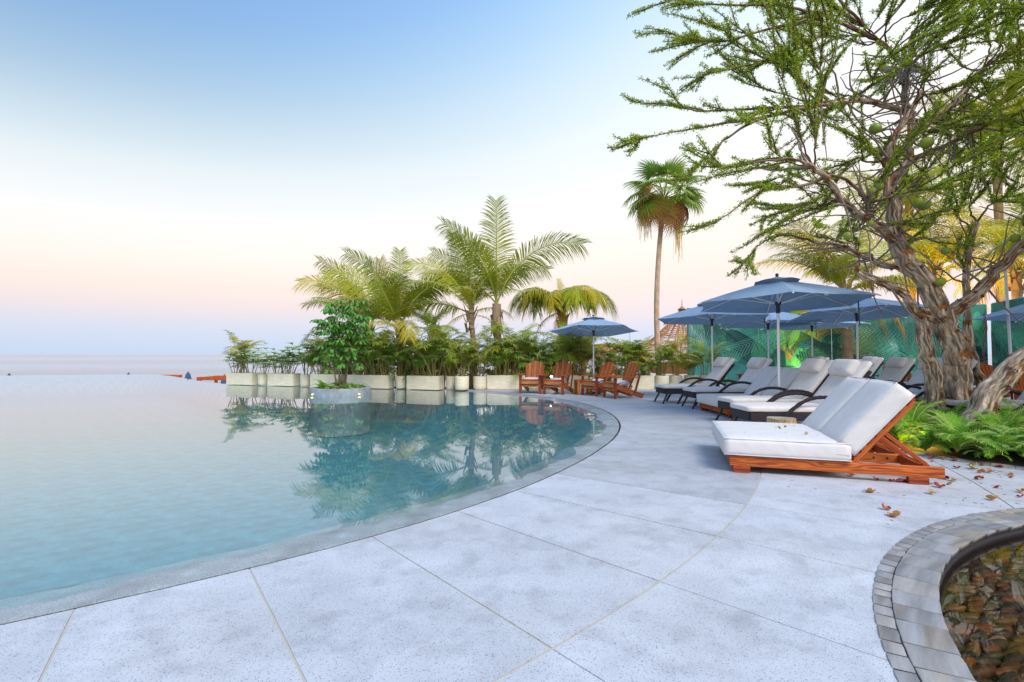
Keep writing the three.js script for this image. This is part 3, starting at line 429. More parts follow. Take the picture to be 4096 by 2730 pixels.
[
  [chairA, 'reddish wooden armchair at the left end of the row by pool', 0.62, -15.13, 16],
  [chairA, 'reddish wooden armchair second from left, left of small wooden table', 1.36, -14.80, 30],
  [chairA, 'reddish wooden armchair just right of the small wooden table', 2.46, -14.30, 58],
  [chairA, 'reddish wooden armchair at the right end of the row by pool', 2.92, -13.48, 72],
  [chairA, 'red wooden armchair half hidden behind third lounger, before the printed screen', 7.35, -14.9, 50],
  [chairA, 'dark red wooden armchair behind the umbrella pole, right of brown palm trunk', 10.45, -14.6, -10],
  [chairB, 'orange wooden armchair behind the lounger left of gnarled tree', 10.15, -12.9, 35],
  [chairB, 'orange wooden armchair glimpsed between the two stems of gnarled tree', 10.9, -12.1, 60],
  [chairB, 'orange wooden armchair with broad slatted back right of gnarled tree', 11.9, -12.0, 8],
  [chairB, 'orange wooden armchair at the right frame edge behind leaning trunk', 9.25, -8.6, 40],
].forEach(([s, label, x, z, a]) => copyOf(s, label, [x, 0, z], -R(a), 'slatted wooden armchairs'));

{ // side tables
  const tbl = (label, x, z, a, h = 0.42, w = 0.46, boxy = false) => {
    const t = thing('side_table', label, 'side table', [x, 0, z], a), W2 = boxy ? WOOD : REDWOOD;
    for (let k = 0; k < 4; k++) mesh('top_slat', new MB().beam(V(-w / 2, h, (k - 1.5) * w / 4), V(w / 2, h, (k - 1.5) * w / 4), w / 4 - 0.006, 0.028), W2[(k + 2) % 5], t);
    for (const sx of [-1, 1]) for (const sz of [-1, 1]) mesh('leg', new MB().box(0.075, h - 0.014, 0.075, mat4(sx * (w / 2 - 0.045), (h - 0.014) / 2, sz * (w / 2 - 0.045))), W2[2], t);
    for (const s of [-1, 1]) { mesh('apron', new MB().beam(V(-w / 2 + 0.085, h - 0.055, s * (w / 2 - 0.04)), V(w / 2 - 0.085, h - 0.055, s * (w / 2 - 0.04)), 0.02, 0.075), W2[0], t); mesh('apron', new MB().beam(V(s * (w / 2 - 0.04), h - 0.055, -w / 2 + 0.085), V(s * (w / 2 - 0.04), h - 0.055, w / 2 - 0.085), 0.02, 0.075), W2[0], t); }
  };
  tbl('small square wooden table among the red armchairs by the pool', 2.12, -14.62, 0.12);
  tbl('orange wooden table between the two farthest left loungers', 5.15, -11.55, 0.1, 0.36, 0.6, true);
  tbl('orange wooden table between the two nearest loungers', 5.2, -7.95, 0.05, 0.38, 0.62, true);
  tbl('orange wooden table between back row loungers left of the gnarled tree', 8.5, -10.8, 0.05, 0.38, 0.6, true);
  const s = thing('stump_table', 'pale tree stump table between the nearest daybed and lounger', 'stump table', [3.62, 0, -6.6]); const m = new MB();
  m.tube(Array.from({ length: 9 }, (_, k) => V(0, k * 0.0425, 0)), (u, a) => 0.175 + 0.012 * Math.sin(a * 3 + 1) + 0.006 * Math.sin(a * 7) + 0.01 * (1 - u), 28, { caps: false }); mesh('stump_side', m, std(L(0.66, 0.54, 0.36), 0.7, { map: woodTex }), s);
  const top = new MB(); const c = top.v(0, 0.342, 0, 0, 0); for (let k = 0; k <= 28; k++) { const a = k / 28 * 2 * Math.PI, r = 0.175 + 0.012 * Math.sin(a * 3 + 1) + 0.006 * Math.sin(a * 7) - 0.001; top.v(Math.cos(a) * r * 1.0, 0.34, -Math.sin(a) * r, Math.cos(a) * r, Math.sin(a) * r); } for (let k = 0; k < 28; k++) top.t(c, c + 1 + k, c + 2 + k); mesh('stump_top', top, std(L(0.74, 0.66, 0.48), 0.6, { map: stoneTex }), s);
}

function makeUmbrella() {
  const t = new THREE.Group(); t.name = 'patio_umbrella'; const RR = 1.45, yr = 2.0, ya = 2.43;
  mesh('base_plate', new MB().tube([V(0, 0, 0), V(0, 0.025, 0), V(0, 0.05, 0), V(0, 0.051, 0)], u => u < 0.9 ? 0.24 - u * 0.04 : 0.03, 24), M.darkMetal, t);
  mesh('pole', new MB().tube([V(0, 0.04, 0), V(0, 1.2, 0), V(0, 2.4, 0)], 0.022, 12), M.alu, t);
  mesh('pole_collar', new MB().tube([V(0, 0.05, 0), V(0, 0.4, 0)], 0.03, 12), M.alu, t);
  const top = new THREE.Group(); top.name = 'canopy_head'; t.add(top);
  const cor = k => k * Math.PI / 3, can = new MB(), nr = 8, ns = 8;
  const surf = (r, a) => { const s = mod(a, Math.PI / 3) / (Math.PI / 3), e = Math.cos(Math.PI / 6) / Math.cos((s - 0.5) * Math.PI / 3), sag = 4 * s * (1 - s), rr = r * RR * e * (1 - 0.035 * sag * r); return V(Math.cos(a) * rr, ya - (ya - yr) * (r * 0.86 + 0.14 * r * r) - 0.035 * sag * r * (1.15 - r) * 2, -Math.sin(a) * rr); };
  for (let i = 0; i < 6; i++) { const b = can.n; for (let j = 0; j <= nr; j++) for (let q = 0; q <= ns; q++) { const r = 0.16 + 0.84 * j / nr, a = cor(i) + (q === 0 ? 1e-6 : q === ns ? Math.PI / 3 - 1e-6 : q / ns * Math.PI / 3), p = surf(r, a); can.v(p.x, p.y, p.z, p.x, p.z); } for (let j = 0; j < nr; j++) for (let q = 0; q < ns; q++) { const o = b + j * (ns + 1) + q; can.q(o, o + ns + 1, o + ns + 2, o + 1); } }
  const cm = mesh('canopy', can, M.canopy, top);
  const vent = new MB(); for (let i = 0; i < 6; i++) { const b = vent.n; for (let j = 0; j <= 4; j++) for (let q = 0; q <= 6; q++) { const r = j / 4, s = q / 6, a = cor(i) + s * Math.PI / 3, e = Math.cos(Math.PI / 6) / Math.cos((s - 0.5) * Math.PI / 3), rr = Math.max(0.012, r * 0.4 * e); vent.v(Math.cos(a) * rr, ya + 0.05 - 0.105 * r + 0.03 * r * r * Math.sin(s * Math.PI), -Math.sin(a) * rr, Math.cos(a) * rr, Math.sin(a) * rr); } for (let j = 0; j < 4; j++) for (let q = 0; q < 6; q++) { const o = b + j * 7 + q; vent.q(o, o + 7, o + 8, o + 1); } }
  mesh('vent_cap', vent, M.canopy, top);
  mesh('finial', new MB().tube([V(0, ya + 0.03, 0), V(0, ya + 0.06, 0), V(0, ya + 0.08, 0), V(0, ya + 0.105, 0), V(0, ya + 0.11, 0)], u => [0.03, 0.022, 0.03, 0.02, 0.004][Math.round(u * 4)], 10), M.darkMetal, top);
  mesh('hub', new MB().tube([V(0, yr - 0.16, 0), V(0, yr - 0.02, 0), V(0, yr, 0), V(0, yr + 0.03, 0)], u => u < 0.5 ? 0.034 : 0.06, 12), M.darkMetal, top);
  for (let k = 0; k < 6; k++) {
    const p = surf(0.05, cor(k) + 1e-5), q = surf(1.005, cor(k) + 1e-5), mid = surf(0.55, cor(k) + 1e-5); p.y -= 0.03; q.y -= 0.014; mid.y -= 0.026;
    const rib = mesh('rib', new MB().tube([p, mid, q], 0.0105, 6), M.alu, top); mesh('strut', new MB().tube([V(Math.cos(cor(k)) * 0.05, yr + 0.01, -Math.sin(cor(k)) * 0.05), mid], 0.0095, 6), M.alu, rib);
    mesh('rib_tip', new MB().tube([q.clone().lerp(mid, 0.02), q.clone().lerp(mid, -0.03)], 0.014, 6), M.white, rib);
  }
  const e = surf(0.97, cor(5.5)); mesh('tie_strap', new MB().beam(e, V(e.x + 0.01, e.y - 0.42, e.z), 0.03, 0.004, 0.001, V(1, 0, 0)), M.strap, top);
  const l = surf(0.93, cor(4.45)); mesh('care_label', new MB().box(0.075, 0.045, 0.003, mat4(l.x, l.y - 0.02, l.z)), M.white, top);
  return t;
}
const umb0 = makeUmbrella(); umb0.userData = { category: 'umbrella' };
[
  ['open blue umbrella over the row of red wooden armchairs', 2.5, -15.0, 0, 6, 0.95],
  ['largest open blue umbrella, standing between the two nearest loungers', 4.9, -9.0, 0.16, 2, 1.06],
  ['open blue umbrella left behind the largest one, over the far left loungers', 5.36, -13.1, 0.1, 2, 1.06],
  ['open blue umbrella in the back row, mostly under the largest canopy', 7.75, -14.8, 0.1, 2, 1.05],
  ['open blue umbrella right of the largest one, next to gnarled tree', 8.75, -12.4, 0.25, 4, 1.1],
  ['farthest open blue umbrella, before the brown palm trunk', 9.75, -15.9, 0.3, 2, 1.05],
  ['open blue umbrella cut by the right frame edge', 12.55, -11.2, 0.2, 2, 1.05],
].forEach(([label, x, z, a, tilt, s]) => { const o = copyOf(umb0, label, [x, 0, z], 0, 'open blue umbrellas', s); const h = o.children.find(c => c.name === 'canopy_head'); h.rotation.order = 'XYZ'; h.rotation.set(R(-tilt), a, 0); const dy = 2.0; h.position.set(0, dy - dy * Math.cos(R(tilt)), dy * Math.sin(R(tilt))); });

// ------------------------------------------------------------------ planters
function makeBox(w) { const g = new MB(), d = 0.42, h = 0.47, i = 0.05; const t = new THREE.Group(); t.name = 'box_planter';
  for (const s of [-1, 1]) { g.box(w, h, i, mat4(0, h / 2, s * (d - i) / 2), 0.008); g.box(i, h, d - 2 * i, mat4(s * (w - i) / 2, h / 2, 0), 0.008); } g.box(w - 2 * i, 0.1, d - 2 * i, mat4(0, 0.06, 0)); mesh('planter_shell', g, M.plaster, t);
  mesh('soil', new MB().box(w - 2 * i - 0.004, 0.32, d - 2 * i - 0.004, mat4(0, 0.27, 0), 0.01), M.soil, t); return t; }
function makePot(r, h) { const t = new THREE.Group(); t.name = 'round_pot'; mesh('pot_shell', (() => { const g = new THREE.LatheGeometry([[0.001, 0], [r * 0.82, 0], [r * 0.93, 0.03], [r * 0.985, 0.1], [r, 0.2], [r, h - 0.02], [r - 0.01, h], [r - 0.035, h], [r - 0.04, h - 0.02], [r - 0.045, h - 0.1]].map(p => new THREE.Vector2(...p)), 28); const uv = g.attributes.uv, P = g.attributes.position; for (let k = 0; k < P.count; k++) uv.setXY(k, uv.getX(k) * 2 * Math.PI * r, P.getY(k)); return g; })(), M.plaster, t);
  const s = new THREE.CircleGeometry(r - 0.04, 20); s.rotateX(-Math.PI / 2); s.translate(0, h - 0.06, 0); mesh('soil', s, M.soil, t); return t; }
const boxG = {}, potG = {}, lineTurn = -Math.atan2(4.0, 11.05);
const BOXES = [
  [-10.75, -19.62, 1.35, lineTurn, 'cream box planter at the far left end of the planter row'], [-8.82, -18.98, 1.25, lineTurn, 'cream box planter second from the left end'],
  [-6.86, -18.28, 1.3, lineTurn, 'cream box planter left behind the round pool island'], [-5.1, -17.66, 1.75, lineTurn, 'long cream box planter right behind the round pool island'],
  [-3.0, -16.98, 1.25, lineTurn, 'cream box planter right of pool island, left of the paired pots'], [-0.2, -16.95, 1.3, 0, 'cream box planter just left of the armchair row'],
  [1.98, -16.95, 1.25, 0, 'cream box planter behind the first two armchairs'], [4.1, -16.75, 1.4, 0, 'cream box planter behind the last two armchairs']];
const POTS = [
  [-9.78, -19.25, 0.18, 0.44, 'slim round pot between first two box planters'], [-7.84, -18.6, 0.18, 0.44, 'slim round pot left of the round pool island'], [-3.92, -17.3, 0.18, 0.45, 'slim round pot right of the round pool island'],
  [-2.12, -17.0, 0.17, 0.45, 'smaller pot of the pair in the middle of planter row'], [-1.69, -16.55, 0.24, 0.47, 'larger pot of the pair in the middle of planter row'], [-1.1, -16.85, 0.24, 0.46, 'round pot right of the palm trunk and paired pots'],
  [0.72, -16.9, 0.2, 0.45, 'round pot behind the left armchair'], [3.17, -16.85, 0.18, 0.45, 'round pot behind the right armchairs'],
  [5.12, -16.75, 0.24, 0.46, 'round pot at the foot of the tall fan palm'], [5.64, -16.95, 0.23, 0.46, 'round pot second right of the fan palm'], [6.25, -17.1, 0.24, 0.46, 'round pot left of the printed screen'], [6.78, -17.2, 0.23, 0.46, 'round pot behind the far left lounger']];
BOXES.forEach(([x, z, w, a, label]) => { const src = boxG[w] || (boxG[w] = makeBox(w)); src.userData = { category: 'planter' }; copyOf(src, label, [x, x > -0.95 ? 0.002 : -0.018, z], a, 'cream planters along the pool'); });
POTS.forEach(([x, z, r, h, label]) => { const k = r + '_' + h, src = potG[k] || (potG[k] = makePot(r, h)); src.userData = { category: 'pot' }; copyOf(src, label, [x, x > -0.95 ? 0.002 : -0.018, z], 0, 'cream pots along the pool'); });
// ------------------------------------------------------------------ plants
function frond(o) {                                              // leaves along an arching midrib; starts at 0 and runs along +x
  const { L: len, e0, droop, n = 60, ll = 0.6, w = 0.035, sag = 0.5, lift = 0.25, rnd, from = 0.14, wave = 0.06, twist = 0, b0 = 20, b1 = 32 } = o, steps = 16, path = [V(0, 0, 0)], ang = s => R(e0 - droop * Math.pow(s, 1.35));
  for (let k = 1; k <= steps; k++) { const a = ang((k - 0.5) / steps); path.push(path[k - 1].clone().add(V(Math.cos(a), Math.sin(a), 0).multiplyScalar(len / steps))); }
  const at = s => { const f = s * steps, i = Math.min(steps - 1, Math.floor(f)); return path[i].clone().lerp(path[i + 1], f - i); };
  const leaf = new MB();
  for (let i = 0; i < n; i++) for (const sd of [-1, 1]) {
    const s = from + (1 - from) * (i + 0.5 + (rnd() - 0.5) * 0.5) / n, a = ang(s), T = V(Math.cos(a), Math.sin(a), 0), N0 = V(-Math.sin(a), Math.cos(a), 0), ct = Math.cos(R(twist * Math.min(1, s * 2.5))), st = Math.sin(R(twist * Math.min(1, s * 2.5))), Z = V(0, 0, 1), N = N0.clone().multiplyScalar(ct).sub(Z.clone().multiplyScalar(st)), S0 = Z.clone().multiplyScalar(ct).add(N0.clone().multiplyScalar(st)), b = R(b0 + b1 * s + (rnd() - 0.5) * 12);
    const l = ll * (0.42 + 0.58 * Math.sin(Math.PI * Math.pow((s - from) / (1 - from) * 0.86 + 0.07, 0.8))) * (0.85 + 0.3 * rnd()), S = S0.multiplyScalar(sd);
    const d = S.multiplyScalar(Math.cos(b)).add(T.clone().multiplyScalar(Math.sin(b))).add(N.clone().multiplyScalar(lift + (rnd() - 0.5) * wave * 4)).normalize(), p = at(Math.min(1, s)), q = N.clone().cross(d).normalize();
    const ww = w * (0.8 + 0.4 * rnd()) * (1 - 0.45 * s), g = sag * l * (0.7 + 0.6 * rnd()), m1 = p.clone().add(d.clone().multiplyScalar(l * 0.42)), m2 = p.clone().add(d.clone().multiplyScalar(l * 0.78)), t = p.clone().add(d.clone().multiplyScalar(l)); m1.y -= g * 0.13; m2.y -= g * 0.5; t.y -= g;
    const k = leaf.n, pp = (c, h) => { leaf.v(c.x - q.x * h, c.y - q.y * h, c.z - q.z * h); leaf.v(c.x + q.x * h, c.y + q.y * h, c.z + q.z * h); };
    pp(p, ww * 0.3); pp(m1, ww * 0.5); pp(m2, ww * 0.36); leaf.v(t.x, t.y, t.z); leaf.q(k, k + 1, k + 3, k + 2); leaf.q(k + 2, k + 3, k + 5, k + 4); leaf.t(k + 4, k + 5, k + 6);
  }
  const rib = new MB(); rib.tube(path, u => (o.ribr || 0.022) * (1 - 0.85 * u) + 0.003, 5, { caps: false });
  return { leaf: leaf.geo(), rib: rib.geo(), path };
}
const FR = {};                                                   // shared frond shapes
function cocoFrond(kind, v) {
  const key = kind + v; if (FR[key]) return FR[key]; const rnd = rng(100 + v * 7 + kind.length * 31 + kind.charCodeAt(0));
  const K = { up: { L: 3.6, e0: 89, droop: 26, n: 96, ll: 0.86, sag: 0.3, lift: 0.15, b0: 14, b1: 34 }, face: { L: 3.7, e0: 72, droop: 76, n: 96, ll: 0.86, sag: 0.42, lift: 0.15, twist: 58 }, face2: { L: 3.5, e0: 80, droop: 60, n: 96, ll: 0.84, sag: 0.4, lift: 0.15, twist: -58 }, arch: { L: 3.6, e0: 74, droop: 82, n: 92, ll: 0.84, sag: 0.55 }, wide: { L: 3.3, e0: 52, droop: 66, n: 84, ll: 0.76, sag: 0.6 }, low: { L: 3.0, e0: 28, droop: 78, n: 76, ll: 0.7, sag: 0.7 }, hang: { L: 2.3, e0: 58, droop: 140, n: 74, ll: 0.6, sag: 0.95 }, droop: { L: 2.2, e0: -10, droop: 75, n: 44, ll: 0.5, sag: 0.9 } }[kind];
  return FR[key] = frond({ w: 0.036, ribr: 0.03, rnd, ...K, L: K.L * (0.93 + 0.14 * rnd()), droop: K.droop * (0.85 + 0.3 * rnd()) });
}
function addFrond(t, kind, v, pos, az, roll, s, m, name = 'frond') { const f = cocoFrond(kind, v), o = mesh(name, f.leaf, m, t); o.position.copy(pos); o.rotation.order = 'YXZ'; o.rotation.set(R(roll), R(az), 0); o.scale.setScalar(s); mesh('midrib', f.rib, M.stalk, o); return o; }
function palm(name, label, base, crown, r0, r1, list, opt = {}) {
  const t = thing(name, label, 'palm tree', base, 0, opt.group || 'coconut palms'), rnd = rng(opt.seed || 3), c = V(crown[0] - base[0], crown[1] - base[1], crown[2] - base[2]), mid = V(c.x * 0.3 + (opt.bend || 0), c.y * 0.5, c.z * 0.4);
  const tp = curve([V(0, -0.1, 0), mid, c], 40);
  mesh('trunk', new MB().tube(tp, (u, a, l) => (r0 + (r1 - r0) * Math.pow(u, 0.6)) * (1 + 0.035 * Math.sin(l * 78)) * (1 + 0.35 * Math.pow(1 - Math.min(1, u * 6), 2)), 14), opt.bark || M.palmBark, t);
  const bt = new MB(); for (let k = 0; k < (opt.boots ?? 12); k++) { const a = k * 2.4, y = -0.75 + k / 12 * 0.85, rr = r1 * 1.15 + 0.03, p = c.clone().add(V(Math.cos(a) * rr, y, Math.sin(a) * rr)), q = p.clone().add(V(Math.cos(a) * (0.1 + 0.1 * rnd()), 0.22 + 0.2 * rnd(), Math.sin(a) * 0.12)), e = V(-Math.sin(a), 0, Math.cos(a)).multiplyScalar(0.085); bt.face([p.clone().sub(e).setY(p.y - 0.1), p.clone().add(e).setY(p.y - 0.1), p.clone().add(e), p.clone().sub(e)]); bt.face([p.clone().sub(e), p.clone().add(e), q.clone().add(e.clone().multiplyScalar(0.4)), q.clone().sub(e.clone().multiplyScalar(0.4))]); }
  if (bt.n) mesh('leaf_bases', bt, opt.bootMat || M.husk, t);
  list.forEach(([kind, az, roll = 0, s = 1, mi = -1], k) => { const pal = opt.mats || LEAF.coco, m = mi === -1 ? pal[Math.floor(rnd() * pal.length)] : mi === 'd' ? LEAF.dead : mi === 'a' ? LEAF.amber : pal[mi]; addFrond(t, kind, Math.floor(rnd() * 3), c.clone().add(V(0, (kind === 'low' || kind === 'droop') ? -0.1 : 0.02, 0)), az, roll, s * (0.95 + 0.1 * rnd()), m, mi === 'd' ? 'dry_frond' : 'frond'); });
  return { t, c };
}
const ringOf = (kinds, n, seed, s = 1, extra = []) => { const r = rng(seed), o = []; for (let k = 0; k < n; k++) o.push([kinds[k % kinds.length], k * 137.5 + r() * 30, (r() - 0.5) * 50, s * (0.85 + 0.3 * r())]); return o.concat(extra); };
palm('coconut_palm', 'large bushy coconut palm behind the round pool island', [-4.15, -0.35, -18.2], [-4.12, 2.15, -18.0], 0.14, 0.11, [...ringOf(['face', 'wide', 'face2'], 5, 4, 0.8), ['up', -80, 0, 0.82], ['up', -110, 12, 0.74], ['face2', 178, 0, 0.98], ['face', 4, 0, 0.9], ['arch', 150, 20, 0.95], ['face', 172, -10, 1], ['face', 15, 0, 0.85], ['low', -70, 0, 0.8, 3], ['low', -120, 0, 0.7, 3]], { seed: 11 });
palm('coconut_palm', 'coconut palm leaning left behind the pool island shrub', [-5.6, -0.35, -18.9], [-5.5, 2.1, -18.7], 0.13, 0.11, [...ringOf(['face', 'wide', 'arch'], 5, 14, 0.84), ['face2', 176, 0, 0.98, 3], ['face', 184, 0, 0.9, 3], ['wide', 180, 10, 0.95, 3], ['wide', 160, -10, 0.9, 3], ['arch', 170, 20, 0.95], ['low', 190, 0, 0.85], ['arch', 140, 0, 0.9]], { seed: 12 });
palm('coconut_palm', 'slim coconut palm with ragged trunk left of tallest one', [-1.45, -0.3, -17.65], [-1.5, 2.75, -17.5], 0.14, 0.09, [['up', -100, 10, 0.78, 1], ['face', 178, 0, 0.86], ['face2', 165, 15, 0.84], ['up', -60, 0, 0.7], ['face', 8, 0, 0.7], ['wide', 195, -10, 0.85], ['wide', 15, 10, 0.7], ['arch', -30, 0, 0.66], ['low', 180, 20, 1.0], ['low', 10, 0, 0.55], ['wide', -95, 0, 0.5], ['wide', 80, 0, 0.7], ['droop', 200, 0, 0.6]], { seed: 13, bend: 0.1 });
{
  const { t, c } = palm('coconut_palm', 'tallest coconut palm with upright fronds and shaggy trunk', [-0.42, -0.3, -17.75], [-0.55, 2.95, -17.5], 0.13, 0.1, [['up', -90, 0, 1.04, 0], ['face2', 178, -8, 1.06, 2], ['face2', 165, 14, 0.98, 0], ['face', 2, 10, 1.1, 2], ['face', 14, -16, 0.7, 1], ['wide', 172, 10, 0.98], ['arch', 100, 0, 0.6]], { seed: 15, boots: 4 });
  const sh = new MB(), r = rng(9); sh.tube([[0, -1.2, 0], [0, -1.0, 0], [0.01, -0.75, 0], [0, -0.5, 0], [-0.01, -0.2, 0], [0, 0.05, 0]].map(p => V(...p).add(c)), (u, a) => (0.09 + 0.1 * Math.sin(Math.min(1, u * 1.5) * Math.PI * 0.8)) * (1 + 0.12 * Math.sin(a * 5 + u * 9)), 16); mesh('trunk_husk', sh, M.husk, t);
  const st = new MB(); for (let k = 0; k < 22; k++) { const a = r() * 6.28, y = -0.2 - r() * 0.8, p = c.clone().add(V(Math.cos(a) * 0.19, y, Math.sin(a) * 0.19)), q = p.clone().add(V(Math.cos(a) * 0.07 * r(), -0.25 - 0.25 * r(), Math.sin(a) * 0.07)), e = V(-Math.sin(a), 0.2 * (r() - 0.5), Math.cos(a)).multiplyScalar(0.03 + 0.03 * r()); st.face([p.clone().sub(e), p.clone().add(e), q.clone().add(e), q.clone().sub(e.clone().multiplyScalar(0.3))]); } mesh('husk_strips', st, M.husk, t);
}
{
  const { t, c } = palm('coconut_palm', 'drooping coconut palm bearing a bunch of coconuts above the armchairs', [2.0, -0.4, -19.4], [1.98, 2.95, -19.2], 0.18, 0.14, [...ringOf(['hang'], 18, 24, 0.92), ['hang', 180, 0, 1.15, 1], ['hang', 0, 0, 1.2, 3], ['hang', -60, 0, 1.1, 3], ['hang', 200, 0, 1.1], ['up', 120, 0, 0.34], ['droop', -100, 0, 0.7, 'd'], ['droop', 170, 0, 0.7, 'a']], { seed: 17 });
  const g = new THREE.SphereGeometry(0.085, 10, 8); g.scale(0.85, 1.15, 0.85); const cm = std(L(0.42, 0.37, 0.06), 0.5), r = rng(4); for (let k = 0; k < 12; k++) { const o = mesh('coconut', g, cm, t); o.position.copy(c).add(V(-0.02 + (r() - 0.5) * 0.34, -0.2 - 0.3 * r(), 0.2 + (r() - 0.5) * 0.14)); o.rotation.set(r(), r(), r()); }
}
palm('coconut_palm', 'small dark coconut palm seen between the two taller ones', [-3.2, -0.4, -20.2], [-3.25, 2.3, -20.0], 0.1, 0.08, ringOf(['arch', 'wide', 'low'], 11, 34, 0.42), { seed: 18, mats: [LEAF.coco[1], LEAF.areca[0]] });
palm('coconut_palm', 'low young coconut palm left behind the pool island', [-6.5, -0.3, -19.3], [-6.45, 0.9, -19.1], 0.1, 0.09, [['wide', 175, 0, 0.62], ['low', 160, 0, 0.6], ['wide', 200, 0, 0.55], ['arch', 80, 0, 0.5], ['wide', -60, 0, 0.45], ['arch', 150, 0, 0.55]], { seed: 19 });
const wopt = s => ({ seed: s, mats: [LEAF.coco[0], LEAF.coco[3], LEAF.coco[2]], bootMat: M.boot, group: 'palms near the printed screen', boots: 16 });
palm('coconut_palm', 'leafy palm standing before the printed screen, brown ringed trunk', [12.25, -0.05, -17.85], [12.1, 3.5, -17.8], 0.19, 0.15, [...ringOf(['arch', 'wide', 'low', 'wide'], 14, 44, 1.0), ['arch', 180, 10, 1.15], ['arch', 170, -20, 1.1], ['wide', 190, 0, 1.1], ['wide', 0, 0, 0.9, 'a'], ['droop', -30, 0, 1.0, 'a'], ['droop', 20, 0, 1.1, 'd'], ['droop', 185, 0, 0.9, 'a'], ['low', -10, 0, 1, 'a']], wopt(21));
palm('coconut_palm', 'leafy palm behind the forked trunk of gnarled tree', [17.6, -0.3, -20.4], [17.5, 4.6, -20.2], 0.2, 0.16, [...ringOf(['arch', 'wide', 'low'], 14, 54, 1.05), ['droop', 200, 0, 1.1, 'a'], ['droop', -20, 0, 1, 'd'], ['up', 90, 0, 0.9]], wopt(22));
palm('coconut_palm', 'tall palm rising behind the middle of gnarled tree crown', [17.6, -0.3, -21.5], [17.2, 7.2, -21.2], 0.2, 0.15, [...ringOf(['arch', 'wide', 'low'], 15, 64, 1.1), ['up', 120, 0, 1]], wopt(23));
palm('coconut_palm', 'tallest palm at the upper right behind gnarled tree', [21.6, -0.3, -21.6], [21.2, 10.2, -21.2], 0.2, 0.15, ringOf(['arch', 'wide', 'low'], 16, 74, 1.2), wopt(24));
palm('coconut_palm', 'palm low at right edge behind the white pole', [19.3, -0.3, -18.6], [19.0, 4.3, -18.4], 0.19, 0.15, [...ringOf(['arch', 'wide', 'low'], 13, 84, 1.0), ['droop', 180, 0, 1, 'd']], wopt(25));
palm('coconut_palm', 'coconut palm outside the frame, mirrored in the pebble pond', [9.6, 0, -4.9], [9.3, 3.7, -4.9], 0.17, 0.13, ringOf(['arch', 'wide', 'low'], 17, 94, 1.0), { seed: 26 });

palm('coconut_palm', 'leafy palm just outside the right edge behind the leaning trunk', [11.6, 0, -7.0], [11.4, 3.2, -7.0], 0.16, 0.12, ringOf(['arch', 'wide', 'low'], 17, 104, 0.95), { seed: 27 });
palm('coconut_palm', 'leafy palm outside the right edge near the dark screen', [13.2, 0, -9.4], [13.0, 3.8, -9.4], 0.16, 0.12, ringOf(['arch', 'wide', 'low'], 17, 114, 1.0), { seed: 28 });
for (const [x, z, y, i, lb] of [[11.0, -18.9, 0.15, 45, 'before the trunk of the leafy palm behind the screen'], [16.6, -19.6, 0.15, 55, 'behind the screen under the leafy palm at right'], [19.6, -19.9, 0.15, 60, 'behind the screen under the tallest palm']]) {
  const o = thing('palm_uplight', `warm garden uplight ${lb}`, 'lamp', [x, y, z]); mesh('lamp_body', new MB().tube([V(0, -0.4, 0), V(0, 0, 0), V(0, 0.12, 0)], u => u < 0.6 ? 0.02 : 0.07, 12), M.darkMetal, o); const g = new THREE.CircleGeometry(0.06, 16); g.rotateX(-Math.PI / 2); g.translate(0, 0.125, 0); mesh('lamp_lens', g, std(L(1, 0.8, 0.4), 0.4, { emissive: L(1, 0.6, 0.15), emissiveIntensity: 4 }), o);
  const l = new THREE.SpotLight(L(1, 0.74, 0.24), i, 0, 1.0, 0.6, 2); l.position.set(x, y + 0.16, z); l.target.position.set(x + 0.6, y + 5, z + 0.5); l.castShadow = true; scene.add(l, l.target);
}
